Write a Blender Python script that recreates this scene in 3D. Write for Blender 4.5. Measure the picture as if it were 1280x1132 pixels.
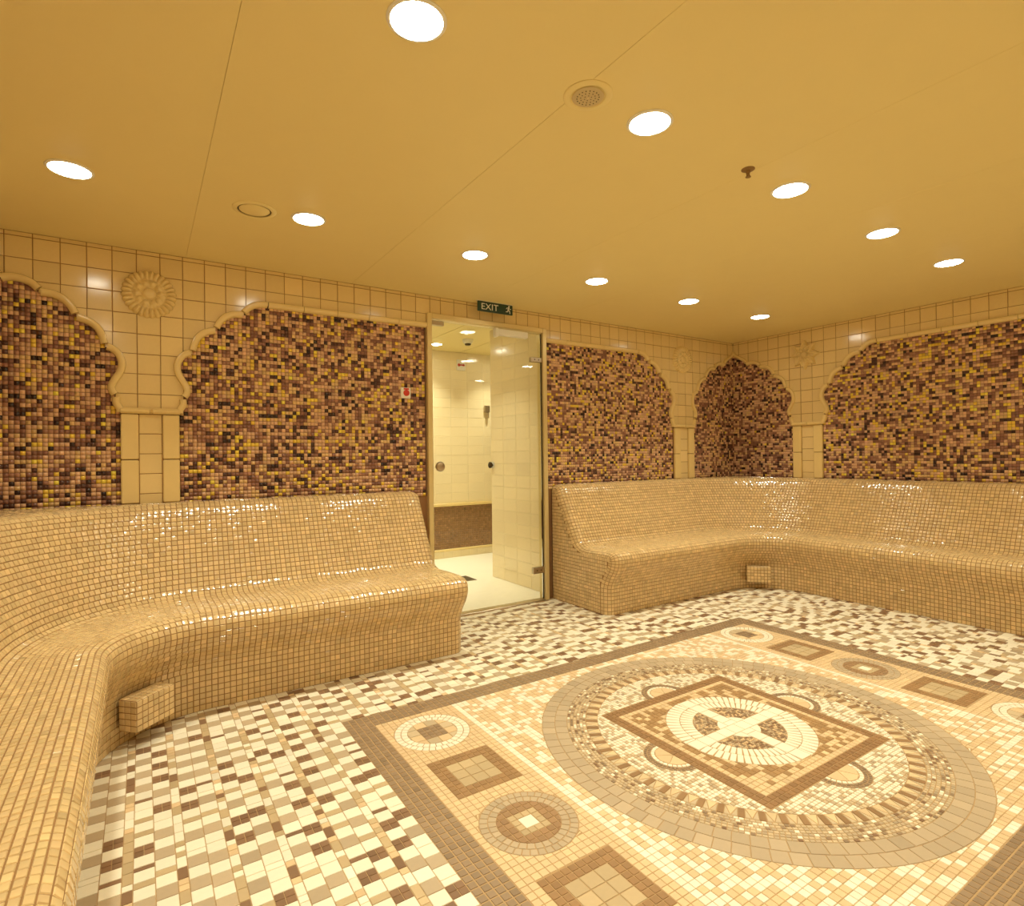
import bpy, math, random
import numpy as np
from mathutils import Matrix, Vector

# start from an empty scene
for o in list(bpy.data.objects):
    bpy.data.objects.remove(o)
scene = bpy.context.scene
col = scene.collection
rnd = random.Random(7)
npr = np.random.RandomState(11)
U = 0.1                      # one wall tile = 0.1 m; all layout numbers below are in tiles

# ------------------------------------------------------------------ camera
CAM = np.array([-47.4498, -33.9539, 10.5777])
YAW, PITCH, ROLL, FPX = 0.5772, 0.0062, -0.0120, 711.26
cy_, sy_, cp_, sp_ = math.cos(YAW), math.sin(YAW), math.cos(PITCH), math.sin(PITCH)
cr_, sr_ = math.cos(ROLL), math.sin(ROLL)
_f = np.array([sy_ * cp_, cy_ * cp_, sp_]); _r = np.array([cy_, -sy_, 0.0]); _u = np.cross(_r, _f)
AX = np.array([cr_ * _r + sr_ * _u, -sr_ * _r + cr_ * _u, _f])
cam_data = bpy.data.cameras.new('camera')
cam_data.sensor_fit = 'HORIZONTAL'; cam_data.sensor_width = 36.0
cam_data.lens = FPX / 1280.0 * 36.0
cam_data.clip_start = 0.02
cam = bpy.data.objects.new('camera', cam_data); col.objects.link(cam)
m = Matrix.Identity(4)
for i in range(3):
    m[i][0] = AX[0][i]; m[i][1] = AX[1][i]; m[i][2] = -AX[2][i]; m[i][3] = CAM[i] * U
cam.matrix_world = m
scene.camera = cam

# ------------------------------------------------------------------ world, exposure
world = bpy.data.worlds.new('world'); scene.world = world
world.use_nodes = True
bgn = world.node_tree.nodes.get('Background')
bgn.inputs[0].default_value = (0.9, 0.7, 0.4, 1); bgn.inputs[1].default_value = 0.02
vs = scene.view_settings
vs.view_transform = 'Standard'; vs.look = 'None'; vs.gamma = 1.0; vs.use_curve_mapping = False
vs.exposure = 0.0
LAMP_W = 2.95
LAMP_COL = (1.0, 0.985, 0.79)

# ------------------------------------------------------------------ small tools
def lin(r, g, b):
    f = lambda c: (c / 255 / 12.92) if c / 255 <= 0.04045 else ((c / 255 + 0.055) / 1.055) ** 2.4
    return (f(r), f(g), f(b))

MATS = {}
def mat(name, color, rough=0.4, metallic=0.0, tint=False, var=0.06, vscale=30.0, bump=0.0, bscale=200.0, spec=0.5, coat=0.0):
    if name in MATS: return MATS[name]
    M = bpy.data.materials.new(name); M.use_nodes = True
    nt = M.node_tree; N = nt.nodes; L = nt.links
    b = N.get('Principled BSDF')
    b.inputs['Roughness'].default_value = rough
    b.inputs['Metallic'].default_value = metallic
    b.inputs['Specular IOR Level'].default_value = spec
    b.inputs['Coat Weight'].default_value = coat
    b.inputs['Coat Roughness'].default_value = 0.13
    tc = N.new('ShaderNodeTexCoord')
    nz = N.new('ShaderNodeTexNoise'); nz.inputs['Scale'].default_value = vscale; nz.inputs['Detail'].default_value = 3
    L.new(tc.outputs['Object'], nz.inputs['Vector'])
    mr = N.new('ShaderNodeMapRange'); mr.inputs[3].default_value = 1 - var; mr.inputs[4].default_value = 1 + var
    L.new(nz.outputs['Fac'], mr.inputs[0])
    mx = N.new('ShaderNodeMix'); mx.data_type = 'RGBA'; mx.blend_type = 'MULTIPLY'; mx.inputs[0].default_value = 1
    if tint:
        at = N.new('ShaderNodeAttribute'); at.attribute_name = 'tint'
        L.new(at.outputs['Color'], mx.inputs[6])
    else:
        mx.inputs[6].default_value = (*color, 1)
    L.new(mr.outputs[0], mx.inputs[7])
    L.new(mx.outputs[2], b.inputs['Base Color'])
    if bump > 0:
        nb = N.new('ShaderNodeTexNoise'); nb.inputs['Scale'].default_value = bscale
        L.new(tc.outputs['Object'], nb.inputs['Vector'])
        bp = N.new('ShaderNodeBump'); bp.inputs['Strength'].default_value = bump; bp.inputs['Distance'].default_value = 0.002
        L.new(nb.outputs['Fac'], bp.inputs['Height']); L.new(bp.outputs[0], b.inputs['Normal'])
    MATS[name] = M
    return M

def emat(name, color, strength):
    M = bpy.data.materials.new(name); M.use_nodes = True
    nt = M.node_tree; nt.nodes.clear()
    e = nt.nodes.new('ShaderNodeEmission'); e.inputs[0].default_value = (*color, 1); e.inputs[1].default_value = strength
    o = nt.nodes.new('ShaderNodeOutputMaterial'); nt.links.new(e.outputs[0], o.inputs[0])
    MATS[name] = M
    return M

def tag(o, label=None, cat=None, group=None, kind=None):
    if label: o['label'] = label
    if cat: o['category'] = cat
    if group: o['group'] = group
    if kind: o['kind'] = kind
    return o

def empty(name, loc=(0, 0, 0), parent=None):
    o = bpy.data.objects.new(name, None); col.objects.link(o)
    o.location = (loc[0] * U, loc[1] * U, loc[2] * U); o.empty_display_size = 0.1
    if parent: o.parent = parent
    return o

def link(name, me, parent=None):
    o = bpy.data.objects.new(name, me); col.objects.link(o)
    if parent:
        o.parent = parent
        if parent.type == 'EMPTY' or parent.location.length > 0:
            o.matrix_parent_inverse = Matrix.Translation(parent_world(parent)).inverted()
    return o

def parent_world(p):
    v = Vector(p.location)
    if p.parent: v = Vector(p.location)
    return v

def set_tint(me, cols):
    a = me.attributes.new('tint', 'FLOAT_COLOR', 'FACE')
    c = np.ones((len(me.polygons), 4), np.float32); c[:, :3] = cols
    a.data.foreach_set('color', c.ravel())

def mesh(name, V, F, mats, parent=None, smooth=False, tints=None, midx=None):
    """V in tile units, F any polygons."""
    me = bpy.data.meshes.new(name)
    me.from_pydata([tuple(v) for v in (np.asarray(V, float) * U)], [], [tuple(f) for f in F])
    for mm in (mats if isinstance(mats, (list, tuple)) else [mats]): me.materials.append(mm)
    if smooth: me.polygons.foreach_set('use_smooth', np.ones(len(me.polygons), bool))
    if tints is not None: set_tint(me, tints)
    if midx is not None: me.polygons.foreach_set('material_index', np.asarray(midx, np.int32))
    me.update()
    return link(name, me, parent)

class MB:
    """collects boxes / prisms / lathes / tubes into one mesh"""
    def __init__(s): s.V = []; s.F = []; s.S = []
    def add(s, V, F):
        b = len(s.V); s.V += [tuple(v) for v in V]; s.F += [tuple(i + b for i in f) for f in F]
        return s
    def box(s, x0, x1, y0, y1, z0, z1, bev=0.0):
        x0, x1 = min(x0, x1), max(x0, x1); y0, y1 = min(y0, y1), max(y0, y1); z0, z1 = min(z0, z1), max(z0, z1)
        if bev <= 0:
            V = [(x, y, z) for z in (z0, z1) for y in (y0, y1) for x in (x0, x1)]
            F = [(0, 2, 3, 1), (4, 5, 7, 6), (0, 1, 5, 4), (2, 6, 7, 3), (0, 4, 6, 2), (1, 3, 7, 5)]
            return s.add(V, F)
        b = min(bev, (x1 - x0) / 2.01, (y1 - y0) / 2.01, (z1 - z0) / 2.01)
        idx = {}; V = []; F = []
        X = (x0, x1); Y = (y0, y1); Z = (z0, z1); sg = (1, -1)
        for i in (0, 1):
            for j in (0, 1):
                for k in (0, 1):
                    for a in range(3):
                        p = [X[i] + sg[i] * b, Y[j] + sg[j] * b, Z[k] + sg[k] * b]
                        p[a] = (X[i], Y[j], Z[k])[a]
                        idx[i, j, k, a] = len(V); V.append(tuple(p))
        for a in range(3):
            for e in (0, 1):
                q = []
                for (p1, p2) in ((0, 0), (1, 0), (1, 1), (0, 1)):
                    t = [0, 0, 0]; t[a] = e; t[(a + 1) % 3] = p1; t[(a + 2) % 3] = p2
                    q.append(idx[t[0], t[1], t[2], a])
                F.append(q if e else q[::-1])
        for a in range(3):
            for p1 in (0, 1):
                for p2 in (0, 1):
                    b1, b2 = (a + 1) % 3, (a + 2) % 3
                    t0 = [0, 0, 0]; t0[b1] = p1; t0[b2] = p2; t1 = list(t0); t1[a] = 1
                    F.append([idx[(*t0, b1)], idx[(*t1, b1)], idx[(*t1, b2)], idx[(*t0, b2)]])
        for i in (0, 1):
            for j in (0, 1):
                for k in (0, 1): F.append([idx[i, j, k, 0], idx[i, j, k, 1], idx[i, j, k, 2]])
        return s.add(V, F)
    def lathe(s, prof, c, axis='z', n=24, cap=True):
        """prof: (r, h) points along the axis"""
        V = []; F = []
        for r, h in prof:
            for i in range(n):
                a = 2 * math.pi * i / n
                p = {'z': (r * math.cos(a), r * math.sin(a), h), 'y': (r * math.cos(a), h, r * math.sin(a)), 'x': (h, r * math.cos(a), r * math.sin(a))}[axis]
                V.append((c[0] + p[0], c[1] + p[1], c[2] + p[2]))
        for j in range(len(prof) - 1):
            for i in range(n):
                k = (i + 1) % n
                F.append((j * n + i, j * n + k, (j + 1) * n + k, (j + 1) * n + i))
        if cap:
            F.append(tuple(range(n - 1, -1, -1))); F.append(tuple((len(prof) - 1) * n + i for i in range(n)))
        return s.add(V, F)
    def prism(s, poly, y0, y1, fn):
        """poly in 2-D, extruded between n = y0 and n = y1 by fn(a, b, n)"""
        n = len(poly)
        V = [fn(a, b, y0) for a, b in poly] + [fn(a, b, y1) for a, b in poly]
        F = [tuple(range(n))[::-1], tuple(range(n, 2 * n))] + [(i, (i + 1) % n, n + (i + 1) % n, n + i) for i in range(n)]
        return s.add(V, F)
    def build(s, name, m_, parent=None, smooth=False, fix=True):
        o = mesh(name, s.V, s.F, m_, parent, smooth)
        if fix:
            import bmesh
            bm = bmesh.new(); bm.from_mesh(o.data); bmesh.ops.recalc_face_normals(bm, faces=bm.faces); bm.to_mesh(o.data); bm.free()
        if smooth:
            try: o.data.set_sharp_from_angle(angle=math.radians(40))
            except Exception: pass
        return o

def project(P):
    d = (np.asarray(P, float) - CAM) @ AX.T
    z = np.where(d[..., 2] > 0.3, d[..., 2], np.nan)
    return np.stack([640 + FPX * d[..., 0] / z, 566 - FPX * d[..., 1] / z], -1)

def px_area(P):
    """projected area in photo pixels of a polygon, 0 outside the frame"""
    q = project(P)
    if np.isnan(q).any(): return 0.0
    c = q.mean(0)
    if not (-5 < c[0] < 1285 and -5 < c[1] < 1137): return 0.0
    x, y = q[:, 0], q[:, 1]
    return abs(np.dot(x, np.roll(y, -1)) - np.dot(y, np.roll(x, -1))) / 2

# ---- many small raised tiles -> one mesh (vectorised, four-cornered tiles)
def quad_tiles(P, nrm, gap, bev, h, tilt=0.0):
    """P (N,4,3) cell corners, nrm (N,3). returns V (N,8,3)"""
    P = np.asarray(P, float); nrm = np.asarray(nrm, float)[:, None, :]
    c = P.mean(1, keepdims=True)
    e1 = np.linalg.norm(P[:, 1] - P[:, 0], axis=1); e2 = np.linalg.norm(P[:, 3] - P[:, 0], axis=1)
    size = np.maximum(np.minimum(e1, e2), 1e-4)[:, None, None]
    def shrink(g):
        a = np.clip(1 - g / np.maximum(e1, 1e-4), 0.3, 1)[:, None]; b = np.clip(1 - g / np.maximum(e2, 1e-4), 0.3, 1)[:, None]
        out = np.zeros_like(P)
        for k, (su, sv) in enumerate(((-1, -1), (1, -1), (1, 1), (-1, 1))):
            u = (1 + su * a) / 2; v = (1 + sv * b) / 2
            out[:, k] = P[:, 0] * (1 - u) * (1 - v) + P[:, 1] * u * (1 - v) + P[:, 2] * u * v + P[:, 3] * (1 - u) * v
        return out
    base = shrink(gap); top = shrink(gap + 2 * bev)
    hh = np.full((len(P), 4, 1), h)
    if tilt > 0:
        ta = npr.normal(0, tilt, (len(P), 1)); tb = npr.normal(0, tilt, (len(P), 1))
        sgx = np.array([[-1, 1, 1, -1]]); sgy = np.array([[-1, -1, 1, 1]])
        hh = hh + ((ta * sgx + tb * sgy) * size[:, :, 0] / 2)[:, :, None]
    return np.concatenate([base, top + nrm * hh], 1)

QF = np.array([[4, 5, 6, 7], [0, 1, 5, 4], [1, 2, 6, 5], [2, 3, 7, 6], [3, 0, 4, 7]])
def dome_normals(V8, ang):
    """loop normals of softly pillowed tile faces (N,20,3): the glaze rounds off towards the edges"""
    top = V8[:, 4:]; c = top.mean(1, keepdims=True)
    nf = np.cross(top[:, 1] - top[:, 0], top[:, 3] - top[:, 0]); nf /= np.linalg.norm(nf, axis=1)[:, None] + 1e-12
    out = top - c; out /= np.linalg.norm(out, axis=2)[:, :, None] + 1e-12
    nt_ = nf[:, None] * math.cos(ang) + out * math.sin(ang)
    L = np.zeros((len(V8), 5, 4, 3)); L[:, 0] = nt_
    for f in range(1, 5):
        q = V8[:, QF[f]]
        m_ = np.cross(q[:, 1] - q[:, 0], q[:, 3] - q[:, 0]); m_ /= np.linalg.norm(m_, axis=1)[:, None] + 1e-12
        L[:, f] = m_[:, None]
    return L.reshape(len(V8), 20, 3)

def tiles_object(name, V8, tint, mats, parent, midx=None, kind='stuff', dome=0.0):
    n = len(V8)
    me = bpy.data.meshes.new(name)
    me.vertices.add(n * 8); me.vertices.foreach_set('co', (V8.reshape(-1, 3) * U).astype(np.float32).ravel())
    F = (QF[None] + (np.arange(n) * 8)[:, None, None]).reshape(-1, 4)
    me.loops.add(F.size); me.loops.foreach_set('vertex_index', F.astype(np.int32).ravel())
    me.polygons.add(len(F)); me.polygons.foreach_set('loop_start', np.arange(0, F.size, 4, dtype=np.int32))
    for mm in (mats if isinstance(mats, (list, tuple)) else [mats]): me.materials.append(mm)
    me.update(calc_edges=True)
    set_tint(me, np.repeat(np.asarray(tint), 5, 0))
    if midx is not None: me.polygons.foreach_set('material_index', np.repeat(np.asarray(midx, np.int32), 5))
    me.update()
    if dome > 0:
        me.polygons.foreach_set('use_smooth', np.ones(len(me.polygons), bool))
        me.normals_split_custom_set(dome_normals(V8, dome).reshape(-1, 3).tolist())
    o = link(name, me, parent)
    if kind: o['kind'] = kind
    return o

def single_tiles(name, V8, tint, mats, parent, midx=None, dome=0.0):
    for i in range(len(V8)):
        me = bpy.data.meshes.new(name)
        c = V8[i].mean(0)
        me.from_pydata([tuple(v) for v in (V8[i] - c) * U], [], [tuple(f) for f in QF])
        mm = mats if not isinstance(mats, (list, tuple)) else mats[midx[i] if midx is not None else 0]
        me.materials.append(mm); set_tint(me, np.asarray(tint[i])[None])
        if dome > 0:
            me.polygons.foreach_set('use_smooth', np.ones(5, bool)); me.normals_split_custom_set(dome_normals(V8[i:i + 1], dome)[0].tolist())
        o = bpy.data.objects.new(name, me); col.objects.link(o); o.parent = parent
        o.location = Vector(c * U)
        if parent.type == 'EMPTY': o.matrix_parent_inverse = Matrix.Translation(parent.location).inverted()

def split_tiles(name, rest_name, V8, tint, mats, parent, midx=None, limit=300, minpx=9.0, frame_only=True):
    """the largest seen ones become objects of their own, the rest one mesh"""
    A = np.array([px_area(v[4:]) for v in V8])
    order = np.argsort(-A)
    pick = [i for i in order[:limit] if A[i] >= minpx * minpx * 0.5]
    rest = np.setdiff1d(np.arange(len(V8)), pick)
    tint = np.asarray(tint); midx = None if midx is None else np.asarray(midx)
    if len(pick): single_tiles(name, V8[pick], tint[pick], mats, parent, None if midx is None else midx[pick])
    if len(rest): tiles_object(rest_name, V8[rest], tint[rest], mats, parent, None if midx is None else midx[rest])

def catmull(P, n=8):
    P = [np.asarray(p, float) for p in P]
    Q = [2 * P[0] - P[1]] + P + [2 * P[-1] - P[-2]]
    out = []
    for i in range(1, len(Q) - 2):
        for k in range(n):
            t = k / n; p0, p1, p2, p3 = Q[i - 1:i + 3]
            out.append(0.5 * (2 * p1 + (p2 - p0) * t + (2 * p0 - 5 * p1 + 4 * p2 - p3) * t * t + (3 * p1 - p0 - 3 * p2 + p3) * t ** 3))
    out.append(P[-1])
    return np.array(out)

def resample(P, step=None, n=None):
    d = np.r_[0, np.cumsum(np.linalg.norm(np.diff(P, axis=0), axis=1))]
    n = n or max(1, int(round(d[-1] / step)))
    t = np.linspace(0, d[-1], n + 1)
    return np.stack([np.interp(t, d, P[:, k]) for k in range(P.shape[1])], 1)

def jit(c, a):
    k = 1 + npr.normal(0, a)
    return np.clip(np.array(c) * k, 0.002, 0.97)

# ------------------------------------------------------------------ room numbers
XL = -54.2          # left wall
YN = -40.2          # wall behind the camera
ZC = 21.137         # ceiling
ZR = 20.93          # first joint under the ceiling
DX0, DX1, DZ = -31.9, -22.3, 19.98      # door frame, outer

# palette (albedo)
C_WALL = lin(234, 208, 148); C_GROUT_W = lin(150, 108, 66)
C_BENCH = lin(223, 193, 140); C_GROUT_B = lin(150, 112, 66)
C_CREAM = lin(243, 234, 209); C_TAUPE = lin(188, 167, 136); C_TAN = lin(194, 170, 130); C_PEACH = lin(224, 194, 150)
C_BROWN = lin(150, 126, 98); C_DARK = lin(138, 106, 78); C_SAND = lin(204, 182, 146)

M_WALL = mat('cream_glazed_tile', C_WALL, 0.16, tint=True, var=0.03, vscale=60, coat=0.3)
M_GROUT_W = mat('wall_grout', C_GROUT_W, 0.9, var=0.1)
M_TRIM = mat('cream_glazed_moulding', lin(236, 209, 144), 0.18, var=0.03, coat=0.3)
M_BENCH = mat('peach_mosaic', C_BENCH, 0.16, tint=True, var=0.03, vscale=80, coat=0.5)
M_GROUT_B = mat('bench_grout', C_GROUT_B, 0.9, var=0.08)
M_FLOOR = mat('floor_mosaic', C_CREAM, 0.38, tint=True, var=0.05, vscale=70)
M_GROUT_F = mat('floor_grout', lin(182, 150, 106), 0.9, var=0.08)
M_GLASSM = mat('brown_glass_mosaic', C_BROWN, 0.16, tint=True, var=0.05, vscale=120)
M_GOLDM = mat('gold_glass_mosaic', (0.8, 0.6, 0.1), 0.22, metallic=0.1, tint=True, var=0.05, vscale=120)
M_GROUT_M = mat('mosaic_grout', lin(116, 84, 60), 0.9, var=0.08)
M_CEIL = mat('cream_ceiling_paint', lin(241, 222, 156), 0.55, var=0.015, vscale=8)
M_SEAM = mat('ceiling_seam', lin(190, 165, 115), 0.9, var=0.02)
M_BRASS = mat('brass_frame', lin(226, 204, 146), 0.3, metallic=0.25, var=0.03)
M_STEEL = mat('brushed_steel', lin(190, 175, 150), 0.28, metallic=0.9, var=0.03)
M_DARKMETAL = mat('dark_metal', lin(70, 56, 36), 0.4, metallic=0.6, var=0.03)
M_WHITE = mat('white_plastic', lin(240, 236, 222), 0.4, var=0.02)
M_RED = mat('red_print', lin(215, 60, 40), 0.5, var=0.02)
M_GREEN = mat('exit_green', lin(30, 62, 48), 0.35, var=0.05)
M_LAMPLENS = emat('lamp_lens', (1.0, 0.97, 0.79), 38.0)

# ================================================================== STRUCTURE: floor slab and ceiling
floor = MB().box(XL - 1.5, 1.5, YN - 1.5, 0.5, -1.0, -0.016).build('floor', M_GROUT_F)
tag(floor, 'room floor laid with cream and brown mosaic around a round medallion', kind='structure')

ceiling = MB().box(XL - 1.5, 1.5, YN - 1.5, 0.5, ZC + 0.22, ZC + 0.6).build('ceiling', M_SEAM)
tag(ceiling, 'smooth cream ceiling of long panels', kind='structure')
edges = [XL - 0.5, -45.45, -36.75, -28.25, -20.85, -12.6, -4.2, 0.5]
for a, b in zip(edges[:-1], edges[1:]):
    MB().box(a + 0.004, b - 0.004, YN - 0.5, 0.3, ZC, ZC + 0.21, 0.005).build('ceiling_panel', M_CEIL, ceiling)

# ================================================================== WALLS with arched mosaic panels
BACK = lambda t, z, n: (t, -n, z)
RIGHT = lambda t, z, n: (-n, -t, z)
LEFT = lambda t, z, n: (XL + n, -t, z)

# half arch template: u from the pilaster edge into the panel, z above the floor
CONSOLE = [(0.02, 12.98), (0.05, 13.2), (0.18, 13.45), (0.17, 13.74)]
P1 = [(0.19, 13.8), (0.35, 14.03), (0.37, 14.26), (0.24, 14.56), (0.0, 15.0), (-0.07, 15.4), (0.03, 15.78), (0.26, 16.06), (0.58, 16.19)]
P2 = [(0.62, 16.26), (0.73, 16.7), (0.9, 17.04), (1.22, 17.31), (1.7, 17.48)]
P3 = [(1.74, 17.58), (1.92, 17.97), (2.24, 18.29), (2.62, 18.44), (3.05, 18.46)]
P4 = [(3.07, 18.58), (3.33, 18.88), (3.66, 19.08), (4.02, 19.16), (4.3, 19.17)]
Q4 = [(3.07, 18.56), (3.36, 18.85), (3.76, 18.99), (4.14, 18.99), (4.44, 18.9)]
Q5 = [(4.47, 19.0), (4.64, 19.27), (4.98, 19.5), (5.36, 19.7), (5.66, 19.92), (5.9, 20.25)]

def inside(poly, X, Z):
    r = np.zeros(X.shape, bool); n = len(poly)
    for i in range(n):
        x0, z0 = poly[i]; x1, z1 = poly[(i + 1) % n]
        if z0 == z1: continue
        c = (z0 > Z) != (z1 > Z)
        r ^= c & (X < (x1 - x0) * (Z - z0) / (z1 - z0) + x0)
    return r

def half(t0, dr, pieces):
    out = []
    for p in pieces: out.append([(t0 + dr * u, z) for u, z in p])
    return out

def arch_panel(kind, t0, dr, t_end, two=False):
    """returns (polygon, moulding pieces) of one panel"""
    if kind == 'alcove': pcs = half(t0, dr, [CONSOLE, P1, P2, P3, Q4, Q5])
    else: pcs = half(t0, dr, [CONSOLE, P1, P2, P3, P4])
    line = [p for q in pcs for p in q]
    straight = []
    if kind != 'alcove':
        a = t0 + dr * 4.32; b = (t_end - dr * 4.32) if two else t_end
        L = abs(b - a); n = max(1, round(L / 2.0))
        for i in range(n):
            straight.append([(a + dr * (L * i / n + 0.015), 19.17), (a + dr * (L * (i + 1) / n - 0.015), 19.17)])
    if two:
        pcs2 = half(t_end, -dr, [CONSOLE, P1, P2, P3, P4])
        line += [p for q in pcs2 for p in q][::-1]
        poly = [(t0, 8.0)] + [(t0, 12.95)] + line + [(t_end, 12.95), (t_end, 8.0)]
        pcs = pcs + pcs2
    else:
        top = [] if kind == 'alcove' else [(t_end, 19.17)]
        poly = [(t0, 8.0), (t0, 12.95)] + line + top + [(t_end, 8.0)]
    return poly, pcs + straight

MOULD = [(-0.17, -0.06), (-0.17, 0.12), (-0.14, 0.19), (-0.06, 0.225), (0.05, 0.2), (0.13, 0.12), (0.16, 0.02), (0.16, -0.1)]
def sweep_moulding(parent, fn, pts, flip=1):
    P = np.array(pts)
    if len(P) > 2:
        P = resample(catmull(P, 6), n=40)[1:-1]; P = resample(P, n=14)
    T = np.gradient(P, axis=0); T /= np.linalg.norm(T, axis=1)[:, None]
    Nn = np.stack([-T[:, 1], T[:, 0]], 1) * flip        # pointing to the tile side
    # trim the ends a touch so that joints show
    V = []; F = []; k = len(MOULD)
    for p, n_ in zip(P, Nn):
        for a, h in MOULD: V.append(fn(p[0] - n_[0] * a, p[1] - n_[1] * a, h))
    for i in range(len(P) - 1):
        for j in range(k - 1): F.append((i * k + j, i * k + j + 1, (i + 1) * k + j + 1, (i + 1) * k + j))
    F.append(tuple(range(k))); F.append(tuple((len(P) - 1) * k + j for j in range(k)))
    b = MB(); b.add(V, F); o = b.build('moulding_piece', M_TRIM, parent, smooth=True)
    return o

def wall_tiles_color(n):
    k = 1 + npr.normal(0, 0.025, (n, 1))
    return np.clip(np.array(C_WALL)[None] * k, 0, 0.95)

GOLD_N = 0
def mosaic(parent, fn, poly, t0, t1, zb=8.1, zt=20.6, gold=0.12, sign=1):
    """recessed panel: backing sheet and small glass tesserae"""
    p = 0.2
    nt_ = int(math.ceil((t1 - t0) / p)); nz = int(math.ceil((zt - zb) / p))
    T, Z = np.meshgrid(t0 + (np.arange(nt_) + 0.5) * p, zb + (np.arange(nz) + 0.5) * p)
    keep = np.zeros(T.shape, bool)
    for du in (-0.13, 0, 0.13):
        for dz in (-0.13, 0, 0.13): keep |= inside(poly, T + du, Z + dz)
    keep &= (T - p / 2 >= t0 - 1e-6) & (T + p / 2 <= t1 + 1e-3)
    T = T[keep]; Z = Z[keep]; n = len(T)
    d = -0.10
    c = np.array([(-.5, -.5), (.5, -.5), (.5, .5), (-.5, .5)]) * p
    P = np.zeros((n, 4, 3))
    for k in range(4): P[:, k] = np.array([fn(a, b, d) for a, b in zip(T + c[k, 0], Z + c[k, 1])])
    if sign < 0: P = P[:, ::-1]
    nr = np.array(fn(0, 0, 1.0)) - np.array(fn(0, 0, 0.0))
    # colours: warm browns in short runs, mauve tan, near black, gold
    base = np.array([lin(146, 101, 82), lin(172, 125, 98), lin(222, 177, 137), lin(227, 188, 128), lin(88, 56, 46), lin(54, 34, 30), lin(252, 212, 84)])
    pr = np.array([0.21, 0.14, 0.27, 0.14, 0.11, 0.04, 0.0]); pr[6] = gold; pr /= pr.sum()
    ch = npr.choice(7, n, p=pr)
    rep = npr.rand(n) < 0.18
    rep[1:] &= ch[:-1] != 6
    ch[1:][rep[1:]] = ch[:-1][rep[1:]]
    tint = np.clip(base[ch] * (1 + npr.normal(0, 0.10, (n, 1))), 0, 0.95)
    V8 = quad_tiles(P, np.tile(nr, (n, 1)), 0.012, 0.004, 0.03, tilt=0.03)
    back = mesh('mosaic_panel', [fn(a, b, d) for a, b in ((t0, zb), (t1, zb), (t1, zt), (t0, zt))], [(0, 1, 2, 3)], M_GROUT_M, parent)
    tiles_object('mosaic_tiles', V8, tint, [M_GLASSM, M_GOLDM], back, midx=(ch == 6).astype(int))

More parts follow.
